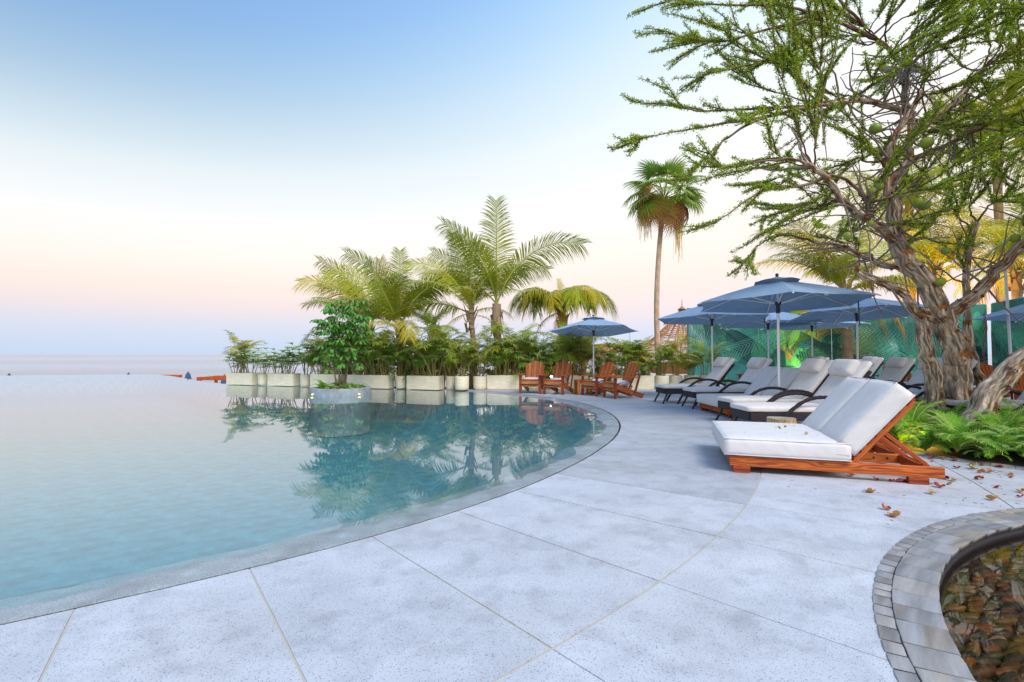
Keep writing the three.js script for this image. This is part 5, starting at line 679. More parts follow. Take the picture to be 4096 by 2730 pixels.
// ------------------------------------------------------------------ gnarled trees
const leaf3 = (() => { const m = new MB(); for (let k = 0; k < 3; k++) { const a = k * 2.094 + 0.3, d = V(Math.cos(a) * 0.72, 0.7, Math.sin(a) * 0.72), q = V(-Math.sin(a), 0, Math.cos(a)).multiplyScalar(0.0072), l = 0.031, i = m.n; const c = d.clone().multiplyScalar(l * 0.6); m.v(0, 0, 0); m.v(c.x - q.x, c.y - 0.002, c.z - q.z); m.v(c.x + q.x, c.y - 0.002, c.z + q.z); const e = d.clone().multiplyScalar(l); m.v(e.x, e.y - 0.004, e.z); m.t(i, i + 1, i + 2); m.t(i + 1, i + 3, i + 2); } return m.geo(); })();
function gnarled(label, base, limbs, tips, extra, seed, opt = {}) {
  const t = thing('gnarled_tree', label, 'tree', base), rnd = rng(seed), o = V(...base), skel = [], leaves = [], tw = new MB(), dead = new MB();
  const rel = pts => pts.map(p => V(...p).sub(o));
  const bark = (pts, r0, r1, n, nm) => { r0 *= r0 > 0.04 ? 0.74 : 0.9; r1 *= 0.74; const path = curve(pts, n), ph = rnd() * 9; for (let k = 1; k < n; k++) path[k].add(V(vn(k * 0.7 + ph, 1.5, 3) - 0.5, vn(k * 0.7 + ph, 4.5, 5) - 0.5, vn(k * 0.7 + ph, 8.5, 7) - 0.5).multiplyScalar(Math.min(0.1, 0.03 + r0 * 0.5))); mesh(nm, new MB().tube(path, (u, a, l) => { const r = r0 + (r1 - r0) * u; return r * (1 + 0.22 * (fbm(Math.cos(a) * 1.6 + ph, l * 3.2 + Math.sin(a) * 1.6, 5, 3) - 0.5) + 0.09 * (fbm(Math.cos(a) * 5 + ph, Math.sin(a) * 5 + l * 1.5, 9, 2) - 0.5) * 2 + 0.18 * Math.pow(sstep(0.62, 0.8, fbm(a * 1.1 + ph, l * 4, 15, 2)), 1)); }, r0 > 0.1 ? 28 : r0 > 0.05 ? 16 : 10, { vw: r0 > 0.1 ? 1 : 0.5 }), r0 > 0.045 ? M.bark : M.bark2, t); path.forEach((p, k) => { const u = k / n; skel.push({ p, r: r0 + (r1 - r0) * u, d: path[Math.min(n, k + 1)].clone().sub(path[Math.max(0, k - 1)]).normalize() }); }); return path; };
  const sleeve = (path, dens, from = 0) => { for (let k = 0; k < path.length - 1; k++) { if (k / path.length < from) continue; const a = path[k], b = path[k + 1], l = a.distanceTo(b), n = l * dens, T = b.clone().sub(a).normalize(); for (let q = 0; q < n; q++) { if (rnd() > n - Math.floor(n) && q >= Math.floor(n)) continue; const p = a.clone().lerp(b, rnd()), d = V(rnd() - 0.5, rnd() - 0.35, rnd() - 0.5).normalize().multiplyScalar(1).add(T.clone().multiplyScalar(0.45)).normalize(); leaves.push([p.add(d.clone().multiplyScalar(0.008 + 0.026 * rnd())), d, 0.75 + 0.6 * rnd()]); } } };
  const shoot = (p, d, l, r, depth) => { const e = d.clone(), path = [p.clone()], n = 6; let q = p.clone(); for (let k = 0; k < n; k++) { e.add(V((rnd() - 0.5) * 0.28, (rnd() - 0.45) * 0.22, (rnd() - 0.5) * 0.28)).normalize(); q = q.clone().add(e.clone().multiplyScalar(l / n)); path.push(q); } tw.tube(path, u => r * (1 - 0.75 * u) + 0.0025, 4, { caps: false }); sleeve(path, opt.dens || 112, 0); if (depth > 0) for (let k = 0; k < 2; k++) { const i = 1 + Math.floor(rnd() * 4); shoot(path[i], e.clone().add(V((rnd() - 0.5) * 0.95, (rnd() - 0.5) * 0.6, (rnd() - 0.5) * 0.95)).normalize(), l * (0.45 + 0.4 * rnd()), r * 0.6, depth - 1); } };
  limbs.forEach(([pts, r0, r1, nm]) => bark(rel(pts), r0, r1, 26, nm || 'branch'));
  const grow = (pts, r0, per, lmin = 0.35, lmax = 0.9, from = 0.25) => { const path = curve(pts, 22); bark(pts, r0, 0.006, 22, 'branch'); sleeve(path, 80, from + 0.15); let len = 0; for (let k = 1; k < path.length; k++) len += path[k].distanceTo(path[k - 1]); for (let k = 0; k < len * per; k++) { const u = from + (1 - from) * rnd(), i = Math.min(path.length - 2, Math.floor(u * 22)), T = path[i + 1].clone().sub(path[i]).normalize(), d = T.multiplyScalar(0.9).add(V(rnd() - 0.5, (rnd() - 0.45) * 0.6, rnd() - 0.5).multiplyScalar(1.15)).normalize(); shoot(path[i], d, (lmin + (lmax - lmin) * rnd()) * 1.5, 0.013, 1); } };
  tips.forEach(([pts, r0, per, lmin, lmax]) => grow(rel(pts), r0, per * 0.7, lmin * 0.75, lmax * 0.7));
  const big = skel.filter(s => s.r > 0.03);
  for (const [n, lo, hi, per] of extra) for (let k = 0; k < n; k++) { const tgt = V(lo[0] + (hi[0] - lo[0]) * rnd(), lo[1] + (hi[1] - lo[1]) * rnd(), lo[2] + (hi[2] - lo[2]) * rnd()).sub(o); let best = null, bd = 1e9; for (const s of big) { const d = s.p.distanceTo(tgt) + rnd() * 0.8 + (s.p.y > tgt.y + 0.4 ? 0.8 : 0); if (d < bd && s.p.y > 1.2 - o.y) { bd = d; best = s; } } const p = best.p, m = p.clone().lerp(tgt, 0.5).add(V((rnd() - 0.5) * 0.4, 0.15 * rnd(), (rnd() - 0.5) * 0.4)); grow([p.clone(), p.clone().lerp(m, 0.5).add(V((rnd() - 0.5) * 0.2, (rnd() - 0.5) * 0.2, (rnd() - 0.5) * 0.2)), m, tgt], Math.min(0.035, best.r * 0.5), per, 0.3, 0.8, 0.3); }
  for (let k = 0; k < (opt.dead || 0); k++) { const s = big[Math.floor(rnd() * big.length)]; if (s.p.y < 2.2) continue; const d = V(rnd() - 0.6, rnd() - 0.45, rnd() - 0.5).normalize(), path = [s.p.clone()]; for (let q = 0; q < 5; q++) { d.add(V((rnd() - 0.5) * 0.6, (rnd() - 0.5) * 0.5, (rnd() - 0.5) * 0.6)).normalize(); path.push(path[q].clone().add(d.clone().multiplyScalar(0.14 + 0.12 * rnd()))); } dead.tube(path, u => 0.016 * (1 - 0.8 * u) + 0.003, 5, { caps: false }); }
  if (dead.n) stuff(mesh('bare_twigs', dead, M.deadTwig, t)); stuff(mesh('twigs', tw, M.twig, t));
  const im = new THREE.InstancedMesh(leaf3, leafMat(1, 1, 1, 0.35), leaves.length), mt = new THREE.Matrix4(), qn = new THREE.Quaternion(), q2 = new THREE.Quaternion(), pal = [L(0.27, 0.42, 0.010), L(0.38, 0.52, 0.010), L(0.17, 0.29, 0.010), L(0.48, 0.54, 0.016)];
  leaves.forEach(([p, d, s], k) => { qn.setFromUnitVectors(V(0, 1, 0), d); q2.setFromAxisAngle(V(0, 1, 0), rnd() * 6.28); qn.multiply(q2); mt.compose(p, qn, V(s, s, s)); im.setMatrixAt(k, mt); im.setColorAt(k, pal[Math.floor(rnd() * 4)]); }); im.name = 'foliage'; im.castShadow = im.receiveShadow = true; stuff(im); t.add(im);
  // flower remnants that sit straight on the bark
  const bg = bractGeo(3), bud = new THREE.InstancedMesh(bg, std(L(1, 1, 1), 0.7), 170); for (let k = 0; k < 170; k++) { const s = big[Math.floor(rnd() * big.length)], d = V(rnd() - 0.5, rnd() - 0.5, rnd() - 0.2); d.sub(s.d.clone().multiplyScalar(d.dot(s.d))).normalize(); qn.setFromUnitVectors(V(0, 1, 0), d); const sc = 0.45 + 0.5 * rnd(); mt.compose(s.p.clone().add(d.multiplyScalar(s.r * 0.97)), qn, V(sc, sc, sc)); bud.setMatrixAt(k, mt); bud.setColorAt(k, rnd() < 0.65 ? L(0.20, 0.05, 0.05) : L(0.42, 0.24, 0.08)); } bud.name = 'flower_buds'; bud.castShadow = true; stuff(bud); t.add(bud);
  console.log(label, 'leaves', leaves.length);
  return { t, big };
}
function bractGeo(seed) { const r = rng(seed), m = new MB(), n = 4; for (let k = 0; k < n; k++) { const a = k / n * 6.28 + r() * 0.6, w = 0.55 + 0.3 * r(), L0 = 0.03 + 0.016 * r(), b = m.n; for (let j = 0; j <= 4; j++) { const f = j / 4, rr = L0 * Math.sin(f * 1.9), y = 0.004 + L0 * 0.75 * (1 - Math.cos(f * 2.0)) * 0.7, h = w * L0 * Math.sin(Math.PI * (0.12 + 0.8 * f)) * 0.8; for (const s of [-1, 0, 1]) m.v(Math.cos(a) * rr - Math.sin(a) * s * h, y + Math.abs(s) * h * 0.4, Math.sin(a) * rr + Math.cos(a) * s * h); } for (let j = 0; j < 4; j++) for (let s = 0; s < 2; s++) { const i = b + j * 3 + s; m.q(i, i + 1, i + 4, i + 3); } } return m.geo(); }
const TB = [7.25, 0.02, -8.2];
const tree1 = gnarled('large gnarled tree with forked pale trunk and round green fruit', TB, [
  [[[7.12, -0.06, -8.12], [7.0, 0.4, -8.1], [6.94, 0.83, -8.1], [6.89, 1.26, -8.12], [6.84, 1.62, -8.15], [6.9, 1.95, -8.2]], 0.18, 0.125, 'trunk'],
  [[[7.36, -0.06, -8.22], [7.47, 0.45, -8.2], [7.46, 0.91, -8.2], [7.42, 1.26, -8.2], [7.32, 1.6, -8.2], [7.24, 1.92, -8.2]], 0.26, 0.215, 'trunk'],
  [[[7.2, -0.05, -8.17], [7.22, 0.2, -8.15], [7.24, 0.42, -8.15]], 0.36, 0.16, 'trunk'],
  [[[7.26, 1.8, -8.2], [6.96, 2.38, -8.2], [6.63, 2.82, -8.2], [6.47, 3.18, -8.2], [6.44, 3.55, -8.2], [6.38, 3.94, -8.2]], 0.215, 0.13, 'limb'],
  [[[6.38, 3.9, -8.2], [6.46, 4.16, -8.2], [6.77, 4.47, -8.3], [6.9, 4.8, -8.4], [6.96, 5.2, -8.4], [6.87, 5.6, -8.45], [6.95, 6.1, -8.5], [7.1, 6.9, -8.5]], 0.11, 0.05, 'limb'],
  [[[6.42, 3.6, -8.2], [6.25, 4.1, -8.1], [6.3, 4.7, -8.0], [6.6, 5.2, -8.0], [6.85, 5.6, -8.1]], 0.075, 0.05, 'limb'],
  [[[6.47, 3.1, -8.15], [5.95, 3.35, -8.0], [5.68, 3.44, -7.9], [5.24, 3.64, -7.7], [4.91, 3.88, -7.5], [4.53, 4.01, -7.3], [4.22, 4.04, -7.1]], 0.1, 0.03, 'limb'],
  [[[5.9, 3.35, -8.0], [5.75, 3.7, -7.9], [5.4, 3.98, -7.8], [4.9, 4.1, -7.7]], 0.05, 0.025, 'limb'],
  [[[6.95, 1.8, -8.15], [6.6, 2.02, -8.05], [6.3, 2.22, -7.95], [5.88, 2.35, -7.8], [5.44, 2.41, -7.6], [5.36, 2.6, -7.6]], 0.11, 0.04, 'limb'],
  [[[6.75, 2.6, -8.25], [6.34, 2.76, -8.4], [6.1, 2.93, -8.5], [5.84, 3.1, -8.6], [5.4, 3.2, -8.7]], 0.07, 0.03, 'limb'],
  [[[7.24, 1.78, -8.2], [7.42, 1.98, -8.1], [7.58, 2.14, -8.0], [7.72, 2.38, -7.9], [7.92, 2.66, -7.8], [8.05, 2.95, -7.6], [8.5, 3.4, -7.5], [9.2, 4.0, -7.4]], 0.15, 0.07, 'limb'],
  [[[8.62, -0.05, -8.85], [8.58, 0.52, -8.9], [8.39, 1.08, -8.9], [8.21, 1.54, -8.8], [8.11, 1.87, -8.7], [8.2, 2.6, -8.8], [8.5, 3.6, -8.9]], 0.12, 0.06, 'trunk'],
  [[[6.9, 4.95, -8.4], [7.3, 5.25, -8.5], [7.8, 5.6, -8.6], [8.43, 6.3, -8.7], [9.34, 6.9, -8.8]], 0.08, 0.04, 'limb'],
  [[[6.95, 5.35, -8.4], [6.2, 5.45, -8.2], [5.6, 5.4, -8.0], [4.99, 5.22, -7.8]], 0.07, 0.035, 'limb'],
  [[[7.0, 6.2, -8.5], [6.47, 6.6, -8.4], [5.8, 6.75, -8.2], [5.15, 6.85, -8.0]], 0.05, 0.03, 'limb'],
  [[[6.75, 4.5, -8.3], [7.3, 4.7, -8.1], [7.9, 5.0, -7.9], [8.6, 5.2, -7.6]], 0.06, 0.03, 'limb'],
], [
  [[[4.99, 5.22, -7.8], [3.66, 4.79, -7.4], [2.65, 4.54, -7.2], [1.75, 4.3, -7.0]], 0.034, 3.2, 0.2, 0.42], [[[5.15, 6.85, -8.0], [4.4, 6.76, -7.7], [3.05, 6.66, -7.5], [2.3, 6.74, -7.5]], 0.03, 3, 0.3, 0.7],
  [[[5.15, 6.8, -8], [4.2, 6.37, -7.6], [3.12, 5.93, -7.3], [2.48, 5.95, -7.2]], 0.03, 4.5, 0.3, 0.7], [[[4.9, 5.2, -7.8], [3.9, 5.06, -7.6], [2.86, 4.93, -7.4], [2.18, 4.95, -7.2]], 0.028, 3.5, 0.3, 0.7], [[[4.2, 5.0, -7.6], [3.64, 4.7, -7.3], [3.08, 4.29, -7], [2.62, 3.85, -6.8], [2.27, 3.45, -6.8]], 0.028, 3, 0.25, 0.6],
  [[[4.92, 3.96, -7.5], [4.3, 3.72, -7.3], [3.81, 3.66, -7.2], [3.24, 3.3, -7.1], [2.81, 3.0, -7]], 0.026, 4, 0.25, 0.6], [[[4.22, 4.04, -7.1], [3.7, 4.0, -7.0], [3.1, 3.85, -6.9], [2.7, 3.9, -6.8]], 0.024, 3, 0.25, 0.6], [[[5.3, 6.6, -8], [4.4, 6.0, -7.7], [3.5, 5.6, -7.4], [2.8, 5.45, -7.3]], 0.026, 4.5, 0.3, 0.7],
  [[[5.1, 5.3, -7.8], [4.3, 5.7, -7.6], [3.6, 5.9, -7.4], [3.0, 6.3, -7.3]], 0.026, 4.5, 0.3, 0.7], [[[5.4, 3.2, -8.7], [4.9, 3.3, -8.6], [4.3, 3.1, -8.4], [3.9, 2.7, -8.2]], 0.024, 4, 0.25, 0.6], [[[6.0, 6.8, -8.2], [5.2, 7.3, -8], [4.3, 7.3, -7.8], [3.5, 7.1, -7.6]], 0.026, 5, 0.3, 0.7],
], [[36, [5.0, 3.2, -9.8], [8.6, 7.6, -6.6], 3.6], [44, [7.4, 2.9, -9.6], [11.2, 8.2, -6.2], 4], [13, [4.2, 2.7, -8.8], [6.4, 4.2, -7.0], 2.8], [12, [3.4, 4.2, -8.6], [5.6, 7.6, -6.8], 3]], 202, { dead: 230 });
gnarled('leaning gnarled tree whose thick trunk exits at right edge', [6.42, 0.02, -6.8], [
  [[[6.42, -0.08, -6.8], [6.42, 0.2, -6.8], [6.57, 0.53, -6.8], [6.8, 0.82, -6.8], [7.02, 1.08, -6.8], [7.4, 1.4, -6.8], [7.9, 2.0, -6.8], [8.3, 2.9, -6.7], [8.5, 3.8, -6.6]], 0.22, 0.13, 'trunk'],
  [[[7.5, -0.08, -6.95], [7.35, 0.2, -6.95], [7.5, 0.5, -6.95], [7.9, 0.9, -7.0], [8.4, 1.6, -7.1]], 0.09, 0.06, 'trunk'], [[[8.3, 2.9, -6.7], [8.1, 3.8, -6.4], [7.8, 4.6, -6.2], [7.4, 5.3, -6.0]], 0.09, 0.04, 'limb'], [[[8.4, 3.4, -6.7], [9.0, 4.2, -6.6], [9.4, 5.2, -6.5], [9.5, 6.2, -6.4]], 0.08, 0.04, 'limb'],
], [], [[28, [7.2, 3.4, -7.2], [10.6, 7.4, -5.0], 5]], 303, { dead: 10 });
{ // fruit, air plant, lamp and cables on the trees
  const g = new THREE.SphereGeometry(0.085, 20, 14), fm = std(L(0.30, 0.36, 0.03), 0.45), fm2 = std(L(0.20, 0.28, 0.03), 0.45);
  const where = ['near the top of the left limb', 'right of the upper trunk', 'left of a pair beside the trunk', 'right of a pair beside the trunk', 'against the trunk fork', 'behind its twin right of trunk', 'in front of its twin right of trunk', 'low at far left of the crown', 'just above the trunk fork at right', 'high right on bare branch', 'far right low in the crown', 'yellowish on the left limb', 'small and low right of limb'];
  [[5.82, 4.81], [6.64, 4.58], [5.74, 3.8], [5.85, 3.87], [6.22, 3.79], [6.49, 3.62], [6.57, 3.58], [5.35, 3.08], [6.81, 2.35], [7.27, 4.32], [8.01, 3.04], [5.71, 3.28], [6.9, 2.84]].forEach(([x, y], k) => { const t = thing('tree_fruit', `round green fruit hanging ${where[k]}`, 'fruit', [x, y, -7.75], 0, 'round green fruit on the gnarled tree'); const s = [1, 1.05, 0.75, 0.8, 0.75, 0.85, 1.05, 0.75, 0.8, 0.75, 0.8, 0.6, 0.7][k], f = mesh('fruit', g, k % 3 ? fm : fm2, t); f.scale.set(s * 1.08, s, s * 1.08); mesh('fruit_stalk', new MB().tube([V(0, s * 0.08, 0), V(0.01, s * 0.12, -0.02), V(0.02, s * 0.16, -0.08)], 0.007, 5), M.twig, t); });
  const ap = thing('air_plant', 'grey curly air plant clump high on the gnarled tree', 'air plant', [6.85, 6.0, -8.2]), m = new MB(), r = rng(8); for (let k = 0; k < 110; k++) { let a = r() * 6.28, el = (r() - 0.35) * 2.4, p = V((r() - 0.5) * 0.5, (r() - 0.5) * 0.3, (r() - 0.5) * 0.3); const path = [p], curl = (r() - 0.5) * 2.2; for (let q = 0; q < 9; q++) { a += curl * 0.3; el += curl * (0.12 + 0.05 * q); p = p.clone().add(V(Math.cos(a) * Math.cos(el), Math.sin(el), Math.sin(a) * Math.cos(el)).multiplyScalar(0.055)); path.push(p); } m.tube(path, u => 0.007 * (1 - 0.8 * u) + 0.001, 3, { caps: false }); } stuff(mesh('curled_leaves', m, std(L(0.42, 0.38, 0.38), 0.9), ap));
  const fl = thing('floodlight', 'grey floodlight strapped to the right branch of gnarled tree', 'floodlight', [8.15, 2.78, -7.55], -0.5); mesh('housing', new MB().box(0.2, 0.15, 0.07, mat4(0.1, -0.05, 0, 0, 0, -0.5), 0.012), std(L(0.45, 0.48, 0.50), 0.4, { metalness: 0.5 }), fl); mesh('glass', new MB().box(0.17, 0.12, 0.006, mat4(0.1, -0.05, 0.04, 0, 0, -0.5)), std(L(0.7, 0.75, 0.75), 0.15), fl); mesh('bracket', new MB().beam(V(-0.08, 0.0, 0), V(0.08, 0.02, 0), 0.03, 0.02), M.darkMetal, fl);
  const cb = thing('red_cable', 'red light cable hanging down the forked trunk', 'cable', [7.7, 1.85, -7.98]); [[0, 0], [0.02, 0.01]].forEach(([dx], i) => mesh('cable_strand', new MB().tube(curve([[dx, 0, 0], [dx + 0.015, -0.25, 0.02], [dx - 0.03 * (i + 1), -0.5, 0.02], [dx - 0.05, -0.7, 0.03], [dx, -0.82, 0.02]], 20), 0.005, 5), M.red, cb));
  const cb2 = thing('red_cable', 'red light cable wound down the brown palm trunk', 'cable', [12.35, 0.2, -17.6]); mesh('cable_strand', new MB().tube(curve([[0, 2.6, 0], [0.05, 2.0, 0.02], [0.02, 1.4, 0.02], [0.06, 0.8, 0.02], [0.01, 0, 0.02]], 20), 0.012, 5), M.red, cb2);
  const wp = thing('white_pole', 'slim white pole rising behind the right branch', 'pole', [11.75, 0, -11.5]); mesh('pole_shaft', new MB().tube([V(0, 0, 0), V(-0.12, 3.4, 0)], 0.03, 10), M.white, wp); mesh('pole_foot', new MB().tube([V(0, 0, 0), V(0, 0.03, 0)], 0.1, 14), M.white, wp);
}
// ------------------------------------------------------------------ fern bed
const bedCurve = curve([[5.35, 0, -8.1], [4.95, 0, -7.4], [4.86, 0, -6.6], [4.97, 0, -5.85], [5.35, 0, -5.25], [5.95, 0, -4.8], [6.8, 0, -4.55], [7.8, 0, -4.7], [8.6, 0, -5.5], [8.65, 0, -6.6], [8.1, 0, -7.25], [7.75, 0, -8.1], [7.45, 0, -8.65], [6.7, 0, -8.75], [5.9, 0, -8.5], [5.35, 0, -8.1]], 120);
{
  const bed = setting('fern_bed', 'low planting bed edged with flat grey stones', 'planting bed'), m = new MB(), c = V(6.8, 0.13, -6.9), ci = m.v(c.x, c.y, c.z, c.x, c.z);
  for (const f of [0.6, 1]) bedCurve.forEach(p => { const q = c.clone().lerp(p, f); m.v(q.x, f < 1 ? 0.1 + 0.05 * (fbm(q.x * 4, q.z * 4, 3, 3) - 0.5) : 0.006, q.z, q.x, q.z); }); const n = bedCurve.length; for (let k = 0; k < n - 1; k++) { m.t(ci, 1 + k, 2 + k); m.q(1 + k, 1 + n + k, 2 + n + k, 2 + k); } mesh('bed_soil', m, M.soil, bed);
  const sm = [[0.42, 0.42, 0.42], [0.48, 0.46, 0.44], [0.38, 0.38, 0.40]].map(q => std(L(...q), 0.8, { map: stoneTex })); for (let k = 0; k < n - 1; k += 2) { const g = new MB(), p = [k, k + 1, Math.min(n - 1, k + 2)].map(i => bedCurve[i]), out = p.map(q => q.clone().sub(c).setY(0).normalize().multiplyScalar(0.17)), e = 0.03; const T = p.map((q, i) => { const w = i === 0 ? p[1].clone().sub(q).multiplyScalar(e) : i === 2 ? p[1].clone().sub(q).multiplyScalar(e) : V(0, 0, 0); const a = q.clone().add(w), b = a.clone().add(out[i]); return [g.v(a.x, 0.012, a.z, a.x, a.z), g.v(b.x, 0.012, b.z, b.x, b.z), g.v(b.x, -0.01, b.z, b.x, b.z)]; }); for (let i = 0; i < 2; i++) for (let j = 0; j < 2; j++) g.q(T[i][j], T[i + 1][j], T[i + 1][j + 1], T[i][j + 1]); mesh(numbered('edging_stone'), g, sm[Math.floor(hash(k, 1, 2) * 3)], bed); }
  const r = rng(88), inside = (x, z) => { let w = false; for (let i = 0, j = bedCurve.length - 1; i < bedCurve.length; j = i++) { const a = bedCurve[i], b = bedCurve[j]; if ((a.z > z) !== (b.z > z) && x < (b.x - a.x) * (z - a.z) / (b.z - a.z) + a.x) w = !w; } return w; };
  let n2 = 0, tries = 0; const placed = [], trunks = [[7.2, -8.2, 0.45], [6.42, -6.8, 0.3], [7.4, -6.95, 0.2], [8.6, -8.9, 0.3]];
  while (n2 < 86 && tries++ < 4000) { const x = 4.9 + r() * 3.8, z = -8.7 + r() * 4.1; if (!inside(x, z) || trunks.some(t => Math.hypot(x - t[0], z - t[1]) < t[2]) || placed.some(p => Math.hypot(p[0] - x, p[1] - z) < 0.265)) continue; const edge = bedCurve.reduce((s, p) => Math.min(s, Math.hypot(p.x - x, p.z - z)), 9); if (edge < 0.04) continue; placed.push([x, z]); n2++; copyOf(fernV[n2 % 3], 'bright green fern in the bed under the gnarled trees', [x, 0.07, z], r() * 6.28, 'ferns in the bed under the trees', (edge < 0.3 ? 0.9 : 1.05) + 0.25 * r()); }
  [[5.0, -5.95], [5.1, -6.45], [5.32, -5.5], [5.6, -5.15], [6.0, -4.95], [5.28, -6.02], [4.98, -6.75], [5.2, -7.2]].forEach(([x, z], k) => copyOf(fernV[k % 3], 'bright green fern in the bed under the gnarled trees', [x, 0.03, z], r() * 6.28, 'ferns in the bed under the trees', 0.75 + 0.2 * r()));
  const lp = thing('garden_uplight', 'lit yellow garden lamp among ferns at the bed edge', 'lamp', [5.14, 0.03, -6.2]); mesh('lamp_body', new MB().tube([V(0, 0, 0), V(0, 0.05, 0), V(0, 0.06, 0)], u => u < 0.7 ? 0.035 : 0.042, 14), M.darkMetal, lp); const lens = new THREE.SphereGeometry(0.03, 14, 8); lens.scale(1, 0.6, 1); lens.translate(0, 0.065, 0); mesh('lamp_lens', lens, std(L(1, 0.85, 0.4), 0.4, { emissive: L(1, 0.72, 0.12), emissiveIntensity: 9 }), lp);
  const pl = new THREE.PointLight(L(1, 0.66, 0.10), 0.3, 6); pl.position.set(5.14, 0.14, -6.19); pl.castShadow = true; scene.add(pl);
  const sl = thing('spike_light', 'small lit white lamp on a post between first two armchairs', 'lamp', [1.3, 0, -16.3]); mesh('lamp_post', new MB().tube([V(0, 0, 0), V(0, 0.42, 0)], 0.012, 8), M.alu, sl); const bulb = new THREE.SphereGeometry(0.03, 12, 8); bulb.translate(0, 0.45, 0); mesh('lamp_bulb', bulb, std(L(1, 1, 1), 0.4, { emissive: L(1, 0.97, 0.9), emissiveIntensity: 8 }), sl); const sp = new THREE.PointLight(L(1, 0.95, 0.85), 0.25, 4); sp.position.set(1.3, 0.45, -16.3); sp.castShadow = true; scene.add(sp);
}
{ // fallen flower bracts
  const gs = [1, 2, 3, 4].map(bractGeo), ms = [[0.34, 0.03, 0.03], [0.28, 0.02, 0.04], [0.45, 0.22, 0.06], [0.40, 0.10, 0.04], [0.42, 0.30, 0.10]].map(c => std(L(...c), 0.6, { side: THREE.DoubleSide })), r = rng(12);
  const pts = [[5.27, -6.83], [4.82, -6.08], [4.83, -6.25], [5.02, -5.6], [4.95, -5.5], [5.05, -5.3], [4.91, -5.63], [4.8, -5.64], [4.54, -5.43], [4.65, -5.45], [4.97, -5.3], [5.15, -5.2], [5.35, -5.0], [4.8, -5.15], [4.64, -5.14], [4.71, -4.97], [4.82, -4.97], [4.9, -4.85], [4.83, -4.78], [3.45, -4.68], [3.56, -4.62], [3.64, -4.63], [3.67, -4.62], [3.80, -4.60], [3.96, -4.86], [4.13, -4.73], [4.17, -4.66], [4.01, -4.53], [3.83, -4.43], [3.59, -4.22], [4.45, -4.72], [4.34, -4.42], [3.94, -4.04], [4.41, -4.27], [4.25, -4.12], [3.1, -4.25], [2.88, -3.81], [3.33, -4.83], [5.42, -4.95], [2.83, -3.63]];
  const put = (x, y, z, label, s, grp) => { const o = mesh(numbered('flower_bract'), gs[Math.floor(r() * 4)], ms[Math.floor(r() * 5)], scene); o.position.set(x, y, z); o.rotation.set(r() < 0.3 ? 2.6 : (r() - 0.5) * 0.9, r() * 6.28, (r() - 0.5) * 0.9); if (o.rotation.x > 2) o.position.y += 0.03 * s; o.scale.setScalar(s); o.userData = { label, category: 'bract', group: grp }; };
  pts.forEach(([x, z]) => put(x, 0.006, z, 'curled red and tan flower bract fallen on the deck near the tree bed', 0.6 + 0.55 * r(), 'fallen bracts on the deck'));
  [[3.02, -5.57], [2.98, -5.47], [3.12, -5.62], [3.05, -5.1]].forEach(([x, z]) => put(x, 0.371, z, 'tiny fallen flower bract on the nearest daybed mattress', 0.4 + 0.15 * r(), 'bracts on the daybed'));
}
{ // dry specks and twig bits blown on the deck and the mattresses
  const r = rng(71), g = new MB().box(0.03, 0.002, 0.005, null, 0).geo(), spots = []; for (let k = 0; k < 260; k++) { const x = 2.4 + 3.2 * Math.pow(r(), 0.8), z = -3.4 - 3.4 * r(); if (Math.hypot(x - PX, z - PZ) < PR + 0.05) continue; const dx = x - 2.17, dz = z + 5.0, u = dx * 0.954 + dz * 0.30, v = dx * 0.30 - dz * 0.954; if (u > -0.05 && u < 2.05 && v > -0.05 && v < 1.4) { if (u < 1.05 && u > 0.05 && v > 0.08 && v < 1.25 && k % 2) spots.push([x, 0.372, z]); continue; } spots.push([x, 0.0025, z]); }
  const im = new THREE.InstancedMesh(g, std(L(0.16, 0.10, 0.06), 0.95), spots.length), o = new THREE.Object3D(); spots.forEach((p, k) => { o.position.set(...p); o.rotation.set(0, r() * 6.28, 0); o.scale.set(0.3 + 0.8 * r(), 1, 0.5 + 0.8 * r()); o.updateMatrix(); im.setMatrixAt(k, o.matrix); }); im.name = 'leaf_litter'; im.castShadow = im.receiveShadow = true; im.userData = { label: 'dry specks and twig bits scattered on deck and mattress', category: 'litter', kind: 'stuff' }; scene.add(im);
}
